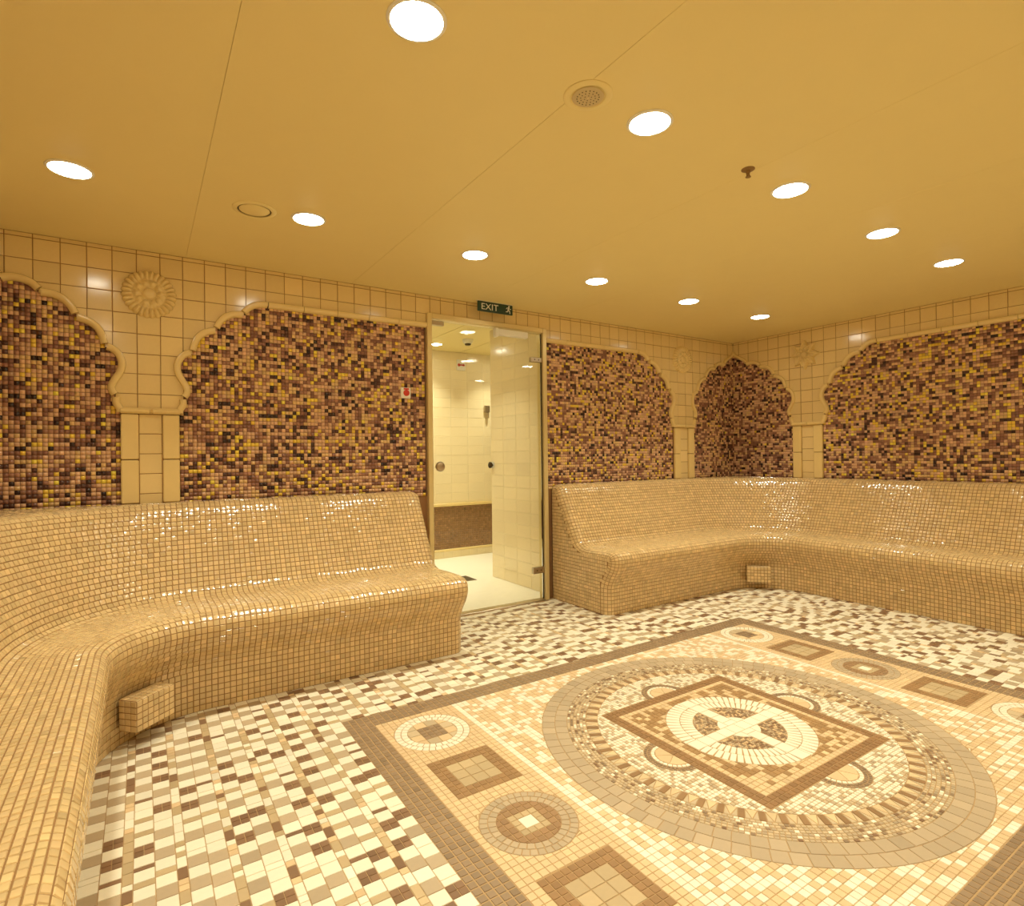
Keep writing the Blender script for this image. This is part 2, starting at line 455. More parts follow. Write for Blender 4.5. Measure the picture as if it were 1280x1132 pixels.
def wall(name, label, fn, t0, t1, tcols, panels, pil, holes, sign, trims, detail=True):
    """structural wall: slab + grout sheet around the panels + glazed tiles"""
    root = None
    V = []; F = []
    def quad(a, b, c, d_, n):
        i = len(V)
        for q in ((a, c), (b, c), (b, d_), (a, d_)): V.append(fn(q[0], q[1], n))
        F.append((i, i + 1, i + 2, i + 3) if sign > 0 else (i + 3, i + 2, i + 1, i))
    # slab
    sl = MB()
    segs = [(t0, t1, 0.0, ZC + 0.3)]
    if holes:
        h0, h1, hz = holes
        segs = [(t0, h0, 0, ZC + 0.3), (h1, t1, 0, ZC + 0.3), (h0, h1, hz, ZC + 0.3)]
    for a, b, c, d_ in segs:
        p, q = fn(a, c, -0.13), fn(b, d_, -0.6)
        sl.box(p[0], q[0], p[1], q[1], p[2], q[2])
    V += sl.V; F += sl.F
    def outside(T, Z):
        k = np.ones(T.shape, bool)
        for poly, _ in panels: k &= ~inside(poly, T, Z)
        if holes: k &= ~((T > holes[0] - 0.0) & (T < holes[1]) & (Z < holes[2]))
        return k
    # grout sheet, 0.1 resolution, merged in runs
    st = 0.1
    zs = np.arange(8.2, ZC - 1e-6, st); ts = np.arange(t0, t1, st)
    T, Z = np.meshgrid(ts + st / 2, zs + st / 2)
    K = outside(T, Z)
    for r in range(len(zs)):
        run = None
        for c in range(len(ts) + 1):
            on = c < len(ts) and K[r, c]
            if on and run is None: run = c
            if not on and run is not None:
                quad(ts[run], min(ts[c - 1] + st, t1), zs[r], min(zs[r] + st, ZC), -0.025); run = None
    root = mesh(name, V, F, M_GROUT_W)
    tag(root, label, kind='structure')
    # glazed tiles
    rows = [(ZR, ZC)] + [(ZR - k - 1, ZR - k) for k in range(8)]
    cells = []
    for (za, zb) in rows:
        for a, b in zip(tcols[:-1], tcols[1:]): cells.append((a, b, za, zb))
    for (pa, pb) in pil:
        for k in range(8, 13):
            za, zb = max(ZR - k - 1, 8.25), ZR - k
            if zb > za: cells.append((pa + 0.75, pb - 0.75, za, zb))
    nr = np.array(fn(0, 0, 1.0)) - np.array(fn(0, 0, 0.0))
    g = 0.03
    full = []
    for (a, b, za, zb) in cells:
        a2, b2 = max(a, t0), min(b, t1)
        if b2 - a2 < 0.1: continue
        nn = 10
        sa = np.linspace(a2 + g / 2, b2 - g / 2, nn + 1); sz = np.linspace(za + g / 2, zb - g / 2, nn + 1)
        T, Z = np.meshgrid((sa[:-1] + sa[1:]) / 2, (sz[:-1] + sz[1:]) / 2)
        k = outside(T, Z)
        if k.all(): full.append((a2, b2, za, zb)); continue
        if not k.any(): continue
        V2 = []; F2 = []
        for r in range(nn):
            run = None
            for c in range(nn + 1):
                on = c < nn and k[r, c]
                if on and run is None: run = c
                if not on and run is not None:
                    i = len(V2)
                    for q in ((sa[run], sz[r]), (sa[c], sz[r]), (sa[c], sz[r + 1]), (sa[run], sz[r + 1])): V2.append(fn(q[0], q[1], 0.0))
                    F2.append((i, i + 1, i + 2, i + 3) if sign > 0 else (i + 3, i + 2, i + 1, i)); run = None
        mesh('tile', V2, F2, M_WALL, root, tints=wall_tiles_color(1).repeat(len(F2), 0))
    P = np.array([[fn(a, c, -0.025), fn(b, c, -0.025), fn(b, d_, -0.025), fn(a, d_, -0.025)] for a, b, c, d_ in full])
    if sign < 0: P = P[:, ::-1]
    V8 = quad_tiles(P, np.tile(nr, (len(P), 1)), g, 0.02, 0.025, tilt=0.006)
    tn = wall_tiles_color(len(P))
    if detail: split_tiles('tile', 'more_tiles', V8, tn, M_WALL, root, minpx=5)
    else: tiles_object('more_tiles', V8, tn, M_WALL, root)
    # mosaic panels
    for (poly, _), (a, b, gold) in zip(panels, [p[2] for p in trims]):
        mosaic(root, fn, poly, a, b, gold=gold, sign=sign)
    # mouldings
    for (poly, pcs), (tname, tlabel, _) in zip(panels, trims):
        tr = empty(tname, fn(poly[0][0], 8.4, 0)); tag(tr, tlabel, kind='structure')
        cx = np.mean([p[0] for p in poly])
        for pc in pcs:
            P = np.array(pc); mid = P[len(P) // 2]
            Tn = P[-1] - P[0]; Nn = np.array([-Tn[1], Tn[0]])
            # tile side = away from the panel
            tst = mid + Nn / (np.linalg.norm(Nn) + 1e-9) * 0.25
            fl = -1 if inside(poly, np.array([tst[0]]), np.array([tst[1]]))[0] else 1
            sweep_moulding(tr, fn, pc, fl)
    return root

def pilaster(name, label, fn, a, b):
    tr = empty(name, fn((a + b) / 2, 8.4, 0)); tag(tr, label, kind='structure')
    for (s0, s1) in ((a, a + 0.74), (b - 0.74, b)):
        for z0, z1 in ((8.47, 10.62), (10.66, 12.9)):
            p, q = fn(s0, z0, -0.1), fn(s1, z1, 0.17)
            MB().box(p[0], q[0], p[1], q[1], p[2], q[2], 0.05).build('pilaster_strip', M_TRIM, tr)
    mid = (a + b) / 2
    for s0, s1 in ((a - 0.08, mid - 0.01), (mid + 0.01, b + 0.08)):
        p, q = fn(s0, 12.93, -0.05), fn(s1, 13.22, 0.27)
        MB().box(p[0], q[0], p[1], q[1], p[2], q[2], 0.09).build('ledge_piece', M_TRIM, tr)
    return tr

# --- back wall (with the door)
bp = [arch_panel('alcove', -48.3, -1, XL), arch_panel('panel', -45.8, 1, DX0), arch_panel('panel', -8.45, -1, DX1), arch_panel('alcove', -5.9, 1, 0.0)]
tc = [-54.6 + k for k in range(24)]                       # ... -31.6
tc = [t for t in tc if t <= -31.5] + [-30.84 + k for k in range(31)] + [0.0]
wall_back = wall('wall_back', 'tiled wall with the glass door between mosaic panels', BACK, XL, 0.0, tc, bp,
     [(-48.3, -45.8), (-8.45, -5.9)], (DX0, DX1, DZ), 1,
     [('trim_1', 'scalloped cream moulding of the corner niche at the left edge', (XL - 0.1, -48.3, 0.11)),
      ('trim_2', 'scalloped cream moulding around the large mosaic panel left of the door', (-45.8, DX0, 0.13)),
      ('trim_3', 'scalloped cream moulding around the mosaic panel right of the door', (DX1, -8.45, 0.12)),
      ('trim_4', 'scalloped cream moulding of the corner niche, half on the door wall', (-5.9, 0.1, 0.02))])
pilaster('trim_5', 'cream pilaster under the large round rosette', BACK, -48.3, -45.8)
pilaster('trim_6', 'narrow cream pilaster under the small far rosette', BACK, -8.45, -5.9)
# --- right wall
rp = [arch_panel('alcove', 5.9, -1, 0.0), arch_panel('panel', 8.45, 1, 31.75, True), arch_panel('alcove', 34.3, 1, 40.2)]
tc = [0.0] + [0.6 + k for k in range(40)]
wall_right = wall('wall_right', 'tiled right wall with a wide brown and gold mosaic panel', RIGHT, 0.0, 40.2, tc, rp,
     [(5.9, 8.45), (31.75, 34.3)], None, 1,
     [('trim_7', 'scalloped cream moulding of the corner niche, half on the right wall', (-0.1, 5.9, 0.02)),
      ('trim_8', 'scalloped cream moulding around the wide mosaic panel of the right wall', (8.45, 31.75, 0.16)),
      ('trim_9', 'scalloped cream moulding of the near right corner niche', (34.3, 40.2, 0.1))])
pilaster('trim_10', 'cream pilaster under the star relief', RIGHT, 5.9, 8.45)
pilaster('trim_11', 'cream pilaster near the camera on the right wall', RIGHT, 31.75, 34.3)
# --- left wall (just outside the frame)
wall_left = wall('wall_left', 'tiled left wall with a wide mosaic panel', LEFT, 0.0, 40.2, tc, rp,
     [(5.9, 8.45), (31.75, 34.3)], None, -1,
     [('trim_12', 'scalloped cream moulding of the left corner niche on the left wall', (-0.1, 5.9, 0.1)),
      ('trim_13', 'scalloped cream moulding around the wide mosaic panel of the left wall', (8.45, 31.75, 0.14)),
      ('trim_14', 'scalloped cream moulding of the near left corner niche', (34.3, 40.2, 0.1))], detail=False)
pilaster('trim_15', 'cream pilaster on the left wall by the far corner', LEFT, 5.9, 8.45)
pilaster('trim_16', 'cream pilaster on the left wall near the camera', LEFT, 31.75, 34.3)
# --- wall behind the camera, plain tiles
wn = MB().box(XL, 0.0, YN - 0.6, YN - 0.03, 0, ZC + 0.3).build('wall_near', M_GROUT_W)
tag(wn, 'plain cream tiled wall behind the camera', kind='structure')
P = []
for i in range(54):
    for j in range(21):
        a, b, c, d_ = XL + 0.1 + i, XL + 1.1 + i, ZR - j - 1, ZR - j
        P.append([(b, YN - 0.03, c), (a, YN - 0.03, c), (a, YN - 0.03, d_), (b, YN - 0.03, d_)])
P = np.array(P, float)
tiles_object('more_tiles', quad_tiles(P, np.tile((0, 1.0, 0), (len(P), 1)), 0.03, 0.02, 0.025), wall_tiles_color(len(P)), M_WALL, wn)

# ================================================================== DOOR and the room behind it
door = empty('door_1', (-27.1, 0, 0)); tag(door, 'closed glass door in a brass frame leading to a bright tiled room', kind='structure')
fw = 0.34
fr = MB()
fr.box(DX0, DX0 + fw, -0.22, 0.6, 0, DZ, 0.04)
fr.box(DX1 - fw, DX1, -0.22, 0.6, 0, DZ, 0.04)
fr.box(DX0 + fw, DX1 - fw, -0.22, 0.6, DZ - fw, DZ, 0.04)
fr.build('door_frame', M_BRASS, door)
MB().box(DX0 + fw, DX1 - fw, -0.2, 0.5, -0.01, 0.06, 0.02).build('threshold', M_STEEL, door)
MB().box(DX1 - fw - 0.09, DX1 - fw - 0.01, 0.0, 0.1, 0.1, DZ - fw - 0.05).build('door_seal', M_DARKMETAL, door)
G = bpy.data.materials.new('clear_glass'); G.use_nodes = True
nt = G.node_tree; nt.nodes.clear()
o_ = nt.nodes.new('ShaderNodeOutputMaterial'); mx_ = nt.nodes.new('ShaderNodeMixShader')
tr_ = nt.nodes.new('ShaderNodeBsdfTransparent'); tr_.inputs[0].default_value = (0.985, 0.985, 0.95, 1)
gl_ = nt.nodes.new('ShaderNodeBsdfGlossy'); gl_.inputs['Roughness'].default_value = 0.02
fn_ = nt.nodes.new('ShaderNodeFresnel'); fn_.inputs[0].default_value = 1.35
nt.links.new(fn_.outputs[0], mx_.inputs[0]); nt.links.new(tr_.outputs[0], mx_.inputs[1]); nt.links.new(gl_.outputs[0], mx_.inputs[2]); nt.links.new(mx_.outputs[0], o_.inputs[0])
MB().box(DX0 + fw + 0.06, DX1 - fw - 0.1, 0.03, 0.12, 0.12, DZ - fw - 0.06).build('glass_pane', G, door)
for z0, z1 in ((17.48, 17.82), (2.0, 2.46)):
    hg = MB().box(-23.62, -22.62, -0.06, 0.22, z0, z1, 0.03).build('hinge', M_STEEL, door)
    for sx in (-23.3, -22.95):
        MB().lathe([(0.05, -0.07), (0.05, -0.055)], (sx, 0, (z0 + z1) / 2), 'y', 10).build('hinge_screw', M_DARKMETAL, hg)
kn = MB().lathe([(0.10, 0.1), (0.10, -0.22), (0.2, -0.26), (0.31, -0.36), (0.33, -0.46), (0.28, -0.55), (0.12, -0.6)], (-31.2, 0, 9.98), 'y', 20)
kn.build('knob', M_STEEL, door, smooth=True)
MB().box(-31.5, -30.62, -0.05, 0.25, 19.26, 19.55, 0.03).build('latch_box', M_STEEL, door)
cl = MB().box(-26.6, -24.05, -0.36, 0.02, 19.06, 19.5, 0.05).build('door_closer', M_WHITE, door)
MB().box(-26.82, -26.56, -0.4, 0.02, 18.92, 19.54, 0.05).build('closer_cap', M_WHITE, cl)

VY, VZ = 20.0, 21.75
vf = MB().box(-45, -4, 0.5, VY + 1, -1, -0.01).build('vestibule_floor', mat('pale_floor', lin(252, 246, 226), 0.35, var=0.03, vscale=6))
tag(vf, 'pale smooth floor of the room behind the glass door', kind='structure')
vc = MB().box(-45, -4, 0.6, VY + 1, VZ + 0.12, VZ + 0.4).build('vestibule_ceiling', M_SEAM)
tag(vc, 'panelled ceiling of the room behind the glass door', kind='structure')
ex = [-45, -34.5, -29.9, -24.4, -18.9, -13.4, -4]
for a, b in zip(ex[:-1], ex[1:]):
    MB().box(a + 0.04, b - 0.04, 0.6, VY, VZ, VZ + 0.11, 0.02).build('ceiling_panel', M_CEIL, vc)
C_V = lin(246, 228, 186)
vb = MB().box(-45, -4, VY + 0.03, VY + 0.6, 0, VZ + 0.3).build('wall_vestibule_back', mat('pale_grout', lin(250, 236, 200), 0.8, var=0.02))
tag(vb, 'far tiled wall seen through the glass door', kind='structure')
MB().box(-45, -4, VY - 0.18, VY + 0.05, 5.42, 5.75, 0.06).build('rail', M_TRIM, vb)
MB().box(-45, -4, VY - 0.1, VY + 0.05, 0.7, 0.95, 0.05).build('lower_rail', M_TRIM, vb)
P = []; tn = []
for i in range(8):
    for j in range(16):
        a, c = -26 + i * 2.0, 5.78 + j
        P.append([(a, VY + 0.03, c), (a + 2, VY + 0.03, c), (a + 2, VY + 0.03, min(c + 1, VZ)), (a, VY + 0.03, min(c + 1, VZ))])
        tn.append(jit(C_V, 0.02))
for i in range(16):
    a = -26 + i
    P.append([(a, VY + 0.03, 0), (a + 1, VY + 0.03, 0), (a + 1, VY + 0.03, 0.7), (a, VY + 0.03, 0.7)]); tn.append(jit(C_V, 0.02))
P = np.array(P)
split_tiles('tile', 'more_tiles', quad_tiles(P, np.tile((0, -1.0, 0), (len(P), 1)), 0.025, 0.015, 0.02, tilt=0.004), np.array(tn), M_WALL, vb, minpx=5)
P = []; tn = []
for i in range(80):
    for j in range(19):
        a, c = -27 + i * 0.235, 0.955 + j * 0.235
        P.append([(a, VY + 0.02, c), (a + .235, VY + 0.02, c), (a + .235, VY + 0.02, c + .235), (a, VY + 0.02, c + .235)])
        tn.append(jit(lin(150, 112, 72), 0.10))
band = mesh('mosaic_band', [(-45, VY + 0.02, 0.9), (-4, VY + 0.02, 0.9), (-4, VY + 0.02, 5.5), (-45, VY + 0.02, 5.5)], [(0, 1, 2, 3)], M_GROUT_M, vb)
P = np.array(P)
tiles_object('mosaic_tiles', quad_tiles(P, np.tile((0, -1.0, 0), (len(P), 1)), 0.02, 0.01, 0.02), np.array(tn), M_GLASSM, band)
vsw = MB().box(-21.47, -10, 0.62, 9.3, 0, VZ + 0.1).build('wall_vestibule_side', MATS['pale_grout'])
tag(vsw, 'tiled side wall just inside the glass door', kind='structure')
P = []; tn = []
for i in range(5):
    for j in range(22):
        y0, y1 = 9.3 - i * 2 - 2, 9.3 - i * 2
        y0 = max(y0, 0.65); z0, z1 = j * 1.0, min(j + 1.0, VZ)
        P.append([(-21.47, y1, z0), (-21.47, y0, z0), (-21.47, y0, z1), (-21.47, y1, z1)]); tn.append(jit(C_V, 0.02))
P = np.array(P)
split_tiles('tile', 'more_tiles', quad_tiles(P, np.tile((-1.0, 0, 0), (len(P), 1)), 0.025, 0.015, 0.02, tilt=0.004), np.array(tn), M_WALL, vsw, minpx=5)
vl = MB().box(-41, -40, 0.6, VY, 0, VZ + 0.1).build('wall_vestibule_left', mat('cream_wall', C_V, 0.3, var=0.02)); tag(vl, 'left wall of the room behind the door', kind='structure')
vr = MB().box(-5, -4, 9.3, VY, 0, VZ + 0.1).build('wall_vestibule_right', MATS['cream_wall']); tag(vr, 'right end wall of the room behind the door', kind='structure')

dr = empty('floor_drain', (-23.95, 9.9, 0)); tag(dr, 'grey square floor drain in the pale floor behind the glass door', 'drain')
MB().box(-24.6, -23.3, 8.9, 10.9, -0.005, 0.03, 0.01).build('drain_plate', mat('drain_grey', lin(120, 104, 76), 0.5, 0.3), dr)
for k in range(5):
    MB().box(-24.45, -23.45, 9.15 + k * 0.35, 9.27 + k * 0.35, 0.03, 0.045).build('drain_slot', M_DARKMETAL, dr)
sg = empty('notice_card', (-18.7, VY, 20.0)); tag(sg, 'white card with a red mark high on the far wall behind the door', 'sign')
MB().box(-19.25, -18.2, VY - 0.06, VY + 0.01, 19.85, 21.0, 0.02).build('card', M_WHITE, sg)
mk = MB().lathe([(0.16, 0), (0.16, 0.02)], (-18.98, VY - 0.09, 20.42), 'y', 14)
mk.box(-18.95, -18.4, VY - 0.09, VY - 0.07, 20.36, 20.5); mk.lathe([(0.12, 0), (0.12, 0.02)], (-18.42, VY - 0.09, 20.43), 'y', 12)
mk.build('red_mark', M_RED, sg)
th = empty('wall_fitting', (-15.6, VY, 15)); tag(th, 'small metal fitting on the far wall by the corner behind the door', 'fitting')
MB().box(-15.95, -15.3, VY - 0.3, VY + 0.01, 15.45, 16.2, 0.06).build('fitting_box', M_STEEL, th)
MB().lathe([(0.16, 0), (0.16, -0.5)], (-15.6, VY - 0.2, 15.35), 'z', 12).build('fitting_stem', M_STEEL, th)
kb = empty('round_fitting', (-21.5, 9.0, 10)); tag(kb, 'small dark round fitting on the tiled corner edge behind the glass', 'fitting')
MB().lathe([(0.1, 0), (0.1, -0.12), (0.26, -0.16), (0.28, -0.3), (0.2, -0.36)], (-21.5, 9.05, 9.85), 'x', 16).build('knob_body', M_DARKMETAL, kb, smooth=True)
MB().lathe([(0.29, 0), (0.29, -0.05)], (-21.46, 9.05, 9.85), 'x', 16).build('knob_plate', M_WHITE, kb)
sd = empty('smoke_detector', (-21.4, 13.5, VZ)); tag(sd, 'round white detector on the ceiling behind the glass door', 'detector')
MB().lathe([(0.5, 0.01), (0.5, -0.2), (0.36, -0.42)], (-21.4, 13.5, VZ), 'z', 18).build('detector_body', M_WHITE, sd, smooth=True)
MB().lathe([(0.3, -0.42), (0.26, -0.56)], (-21.4, 13.5, VZ), 'z', 18).build('detector_ring', M_DARKMETAL, sd)

# ================================================================== LAMPS
def lamp(x, y, zc, label, group, power=LAMP_W, r=0.62):
    L = empty('ceiling_light', (x, y, zc)); tag(L, label, 'ceiling light', group)
    MB().lathe([(r * 0.98, 0.02), (r + 0.11, 0.02), (r + 0.11, -0.02), (r + 0.07, -0.05), (r + 0.02, -0.05), (r * 0.98, 0.0)], (x, y, zc), 'z', 32, cap=False).build('trim_ring', M_WHITE, L, smooth=True)
    MB().lathe([(r, -0.01), (r * 0.97, -0.05), (r * 0.6, -0.09), (0.02, -0.1)], (x, y, zc), 'z', 32, cap=False).build('lens', M_LAMPLENS, L, smooth=True)
    ld = bpy.data.lights.new('lamp_light', 'AREA'); ld.shape = 'DISK'; ld.size = 2 * r * U * 0.95
    ld.energy = power; ld.color = LAMP_COL; ld.spread = math.radians(92)
    lo = bpy.data.objects.new('lamp_light', ld); col.objects.link(lo); lo.parent = L
    lo.location = (0, 0, -0.13 * U)
    return L

row1 = [(-49.55, -8.15), (-41.22, -8.22), (-32.79, -8.12), (-24.29, -8.02), (-15.77, -7.85), (-7.41, -7.75)]
row2 = [(-49.9, -21.4), (-41.81, -21.31), (-33.83, -21.3), (-25.58, -21.05), (-17.45, -20.84), (-9.52, -20.73)]
names1 = ['nearest the left edge', 'beside the round vent', 'nearest the exit sign', 'next but two from the far corner', 'second nearest the far corner', 'nearest the far corner']
for (x, y), s in zip(row1, names1): lamp(x, y, ZC, 'ceiling light in the row along the door wall, ' + s, 'ceiling lights')
names2 = ['above the left bench out of frame', 'largest, at the top edge', 'beside the round loudspeaker', 'just right of the sprinkler', 'second from the right wall', 'nearest the right wall']
for (x, y), s in zip(row2, names2): lamp(x, y, ZC, 'ceiling light in the middle row, ' + s, 'ceiling lights')
for k, x in enumerate((-49.9, -41.6, -33.2, -24.9, -16.5, -8.2)):
    lamp(x, -34.3, ZC, 'ceiling light behind the camera, ' + ('first', 'second', 'third', 'fourth', 'fifth', 'last')[k] + ' counted from the left wall', 'ceiling lights behind the camera')
vlamps = [(-23.0, 17.0, 'seen at its top left'), (-27.4, 16.7, 'mirrored in the tiled side wall'), (-15.5, 16.7, 'round the corner'), (-27.0, 6.0, 'nearest the door'), (-34.0, 10.0, 'left of the door')]
for x, y, s in vlamps: lamp(x, y, VZ, 'round ceiling light behind the glass door, ' + s, 'lights behind the door', power=LAMP_W * 1.2, r=0.5)

# ceiling fittings
def disc_fitting(name, label, cat, x, y, R, speaker):
    e = empty(name, (x, y, ZC)); tag(e, label, cat)
    MB().lathe([(R - 0.2, 0.02), (R, 0.02), (R, -0.02), (R - 0.06, -0.06), (R - 0.2, -0.05)], (x, y, ZC), 'z', 40, cap=False).build('outer_ring', M_CEIL, e, smooth=True)
    if speaker:
        MB().lathe([(R - 0.2, -0.06), (R - 0.24, -0.03), (R * 0.66, -0.04)], (x, y, ZC), 'z', 40, cap=False).build('flange', M_CEIL, e, smooth=True)
        g = MB().lathe([(R * 0.66, -0.035), (R * 0.64, -0.06), (R * 0.3, -0.075), (0.02, -0.08)], (x, y, ZC), 'z', 40, cap=False).build('grille', mat('speaker_grille', lin(206, 186, 140), 0.6, var=0.05), e, smooth=True)
        for rr in (0.15, 0.3, 0.45):
            nn = int(rr * 40)
            for i in range(nn):
                a = 2 * math.pi * i / nn
                q = MB().lathe([(0.018, -0.082), (0.018, -0.07)], (x + rr * math.cos(a) * R, y + rr * math.sin(a) * R, ZC), 'z', 5)
                (holes := globals().setdefault('_holes', MB())).add(q.V, q.F)
        globals().pop('_holes').build('perforations', M_DARKMETAL, e)['kind'] = 'stuff'
    else:
        MB().lathe([(R - 0.2, -0.02), (R - 0.27, -0.02)], (x, y, ZC), 'z', 40, cap=False).build('gap_ring', M_DARKMETAL, e)
        MB().lathe([(R - 0.26, 0.0), (R - 0.26, -0.04), (R - 0.3, -0.06), (0.02, -0.06)], (x, y, ZC), 'z', 40, cap=False).build('valve_disc', M_CEIL, e, smooth=True)
disc_fitting('ceiling_vent', 'round cream valve vent in the ceiling near the left wall panel', 'vent', -43.38, -8.0, 0.86, False)
disc_fitting('ceiling_speaker', 'round cream loudspeaker with perforated centre flush in the ceiling', 'speaker', -36.4, -21.3, 0.72, True)
sp = empty('sprinkler', (-28.5, -21.15, ZC)); tag(sp, 'small brass fire sprinkler hanging from the ceiling', 'sprinkler')
M_SPR = mat('aged_brass', lin(150, 118, 70), 0.4, metallic=0.4, var=0.04)
MB().lathe([(0.24, 0.01), (0.24, -0.02), (0.14, -0.06)], (-28.5, -21.15, ZC), 'z', 18).build('escutcheon', M_SPR, sp, smooth=True)
MB().lathe([(0.08, -0.03), (0.08, -0.13), (0.05, -0.16), (0.05, -0.2)], (-28.5, -21.15, ZC), 'z', 12).build('sprinkler_body', M_SPR, sp, smooth=True)
fa = MB()
for k in (-1, 1): fa.box(-28.5 + k * 0.06 - 0.018, -28.5 + k * 0.06 + 0.018, -21.17, -21.13, ZC - 0.28, ZC - 0.12)
fa.build('frame_arms', M_SPR, sp)
MB().lathe([(0.03, -0.26), (0.1, -0.28), (0.1, -0.295)], (-28.5, -21.15, ZC), 'z', 14).build('deflector', M_SPR, sp)

# exit sign, hung from the ceiling in front of the wall
es = empty('exit_sign', (-27.0, -0.75, ZC)); tag(es, 'dark green EXIT sign with a running figure above the glass door', 'exit sign')
ex0, ex1, ez0, ez1, ey = -28.44, -25.66, 20.42, 21.1, -0.8
MB().box(ex0, ex1, ey, ey + 0.12, ez0, ez1, 0.02).build('sign_panel', M_GREEN, es)
MB().box(ex0 - 0.03, ex1 + 0.03, ey + 0.02, ey + 0.18, ez1 - 0.02, ZC, 0.01).build('top_rail', M_WHITE, es)
fc = bpy.data.curves.new('lettering', 'FONT'); fc.body = 'EXIT'; fc.size = 0.062; fc.extrude = 0.0008; fc.space_character = 1.0
fo = bpy.data.objects.new('lettering', fc); col.objects.link(fo)
bpy.context.view_layer.update()
tm = bpy.data.meshes.new_from_object(fo); bpy.data.objects.remove(fo)
tm.materials.clear(); tm.materials.append(M_WHITE)
w_ = max(v.co.x for v in tm.vertices)
to = bpy.data.objects.new('lettering', tm); col.objects.link(to); to.parent = es
to.matrix_parent_inverse = Matrix.Translation(es.location).inverted()
to.scale = (0.138 / w_, 0.98, 1)
to.rotation_euler = (math.pi / 2, 0, 0); to.location = ((ex0 + 0.22) * U, (ey - 0.006) * U, (ez0 + 0.13) * U)
def limb(mb, pts, w):
    for (a, b) in zip(pts[:-1], pts[1:]):
        a = np.array(a, float); b = np.array(b, float); t = (b - a) / np.linalg.norm(b - a); n = np.array([-t[1], t[0]]) * w / 2
        a2, b2 = a - t * w * 0.3, b + t * w * 0.3
        mb.prism([tuple(a2 - n), tuple(b2 - n), tuple(b2 + n), tuple(a2 + n)], 0, 0.02, lambda p, q, k: (p, ey - k, q))
rm = MB(); ox, oz = ex1 - 0.36, ez0 + 0.33
k_ = 0.0
ring = [(ox + 0.05 + 0.06 * math.cos(i * math.pi / 5), oz + 0.24 + 0.06 * math.sin(i * math.pi / 5)) for i in range(10)]
rm.prism(ring, 0, 0.02, lambda p, q, k: (p, ey - k, q))
limb(rm, [(ox + 0.03, oz + 0.16), (ox - 0.03, oz - 0.02)], 0.1)
limb(rm, [(ox + 0.03, oz + 0.14), (ox + 0.13, oz + 0.05), (ox + 0.2, oz + 0.07)], 0.045)
limb(rm, [(ox + 0.0, oz + 0.14), (ox - 0.12, oz + 0.13), (ox - 0.17, oz + 0.06)], 0.045)
limb(rm, [(ox - 0.02, oz - 0.02), (ox + 0.1, oz - 0.08), (ox + 0.12, oz - 0.24)], 0.06)
limb(rm, [(ox - 0.03, oz - 0.02), (ox - 0.07, oz - 0.13), (ox - 0.2, oz - 0.14)], 0.06)
rm.build('running_figure', M_WHITE, es)

# call button on the mosaic
cb = empty('call_button', (-33.35, 0.05, 14.7)); tag(cb, 'small white call plate with red mark on the mosaic beside the door', 'call button')
MB().box(-33.68, -33.02, -0.04, 0.08, 14.36, 15.04, 0.03).build('plate', M_WHITE, cb)
MB().lathe([(0.2, 0), (0.2, -0.05), (0.16, -0.07)], (-33.32, -0.03, 14.7), 'y', 18).build('button', M_RED, cb, smooth=True)
MB().box(-33.5, -33.14, -0.06, -0.03, 14.9, 15.0, 0.01).build('red_bar', M_RED, cb)

# ================================================================== RELIEFS on the walls
def relief(name, label, fn, t, z, R, outline, height, parts):
    e = empty(name, fn(t, z, 0)); tag(e, label, 'wall relief')
    for pname, r0, r1, nr_, na in parts:
        V = []; F = []
        for i in range(nr_ + 1):
            for j in range(na):
                a = 2 * math.pi * j / na
                f = (r0 + (r1 - r0) * i / nr_)
                rr = f * outline(a) if r1 > 0.5 else f
                h = height(f, a)
                V.append(fn(t + rr * R * math.cos(a), z + rr * R * math.sin(a), 0.005 if (i == nr_ and r1 >= 1.0) else h))
        for i in range(nr_):
            for j in range(na):
                k = (j + 1) % na
                F.append((i * na + j, i * na + k, (i + 1) * na + k, (i + 1) * na + j))
        if r0 <= 0.03: F.append(tuple(range(na)))
        b = MB(); b.add(V, F); b.build(pname, M_TRIM, e, smooth=True)
    return e
def ros_h(f, a):
    if f < 0.2: return 0.26 + 0.06 * math.cos(f / 0.2 * math.pi / 2)
    if f < 0.27: return 0.17
    if f < 0.62:
        g = (f - 0.27) / 0.35
        return 0.17 + 0.2 * math.sin(math.pi * min(1, g * 1.05)) * (0.45 + 0.55 * abs(math.cos(5 * a)))
    g = (f - 0.62) / 0.38
    return 0.12 + 0.22 * math.sin(math.pi * (0.15 + 0.75 * g)) * (0.35 + 0.65 * abs(math.sin(14 * a)))
ros_o = lambda a: 0.95 + 0.05 * abs(math.sin(14 * a))
for lab, t_ in (('large round cream flower rosette on the wall near the left edge', -47.07), ('round cream flower rosette on the wall by the far corner', -7.3)):
    relief('flower_rosette', lab, BACK, t_, 18.96, 1.2, ros_o, ros_h,
           [('petal_rim', 0.6, 1.0, 8, 168), ('inner_petals', 0.22, 0.62, 9, 120), ('boss', 0.02, 0.24, 5, 40)])
def star_o(a):
    p = (a / (math.pi / 4)) % 1.0; q = abs(p - 0.5) * 2      # 1 at tips
    return 0.62 / (0.62 + (1 - 0.62) * q) * 1.0 if False else 1.0 / (1.0 + 0.62 * (1 - q))
def star_h(f, a):
    if f < 0.2: return 0.26
    return 0.2 + 0.17 * abs(math.sin(4 * a) * math.sin(f * 9)) + 0.09 * abs(math.cos(8 * a + 9 * f))
relief('star_relief', 'eight pointed cream star with leaf carving on the right wall', RIGHT, 7.08, 18.93, 1.27, star_o, star_h,
       [('star_plate', 0.22, 1.0, 14, 128), ('boss', 0.02, 0.24, 5, 40)])

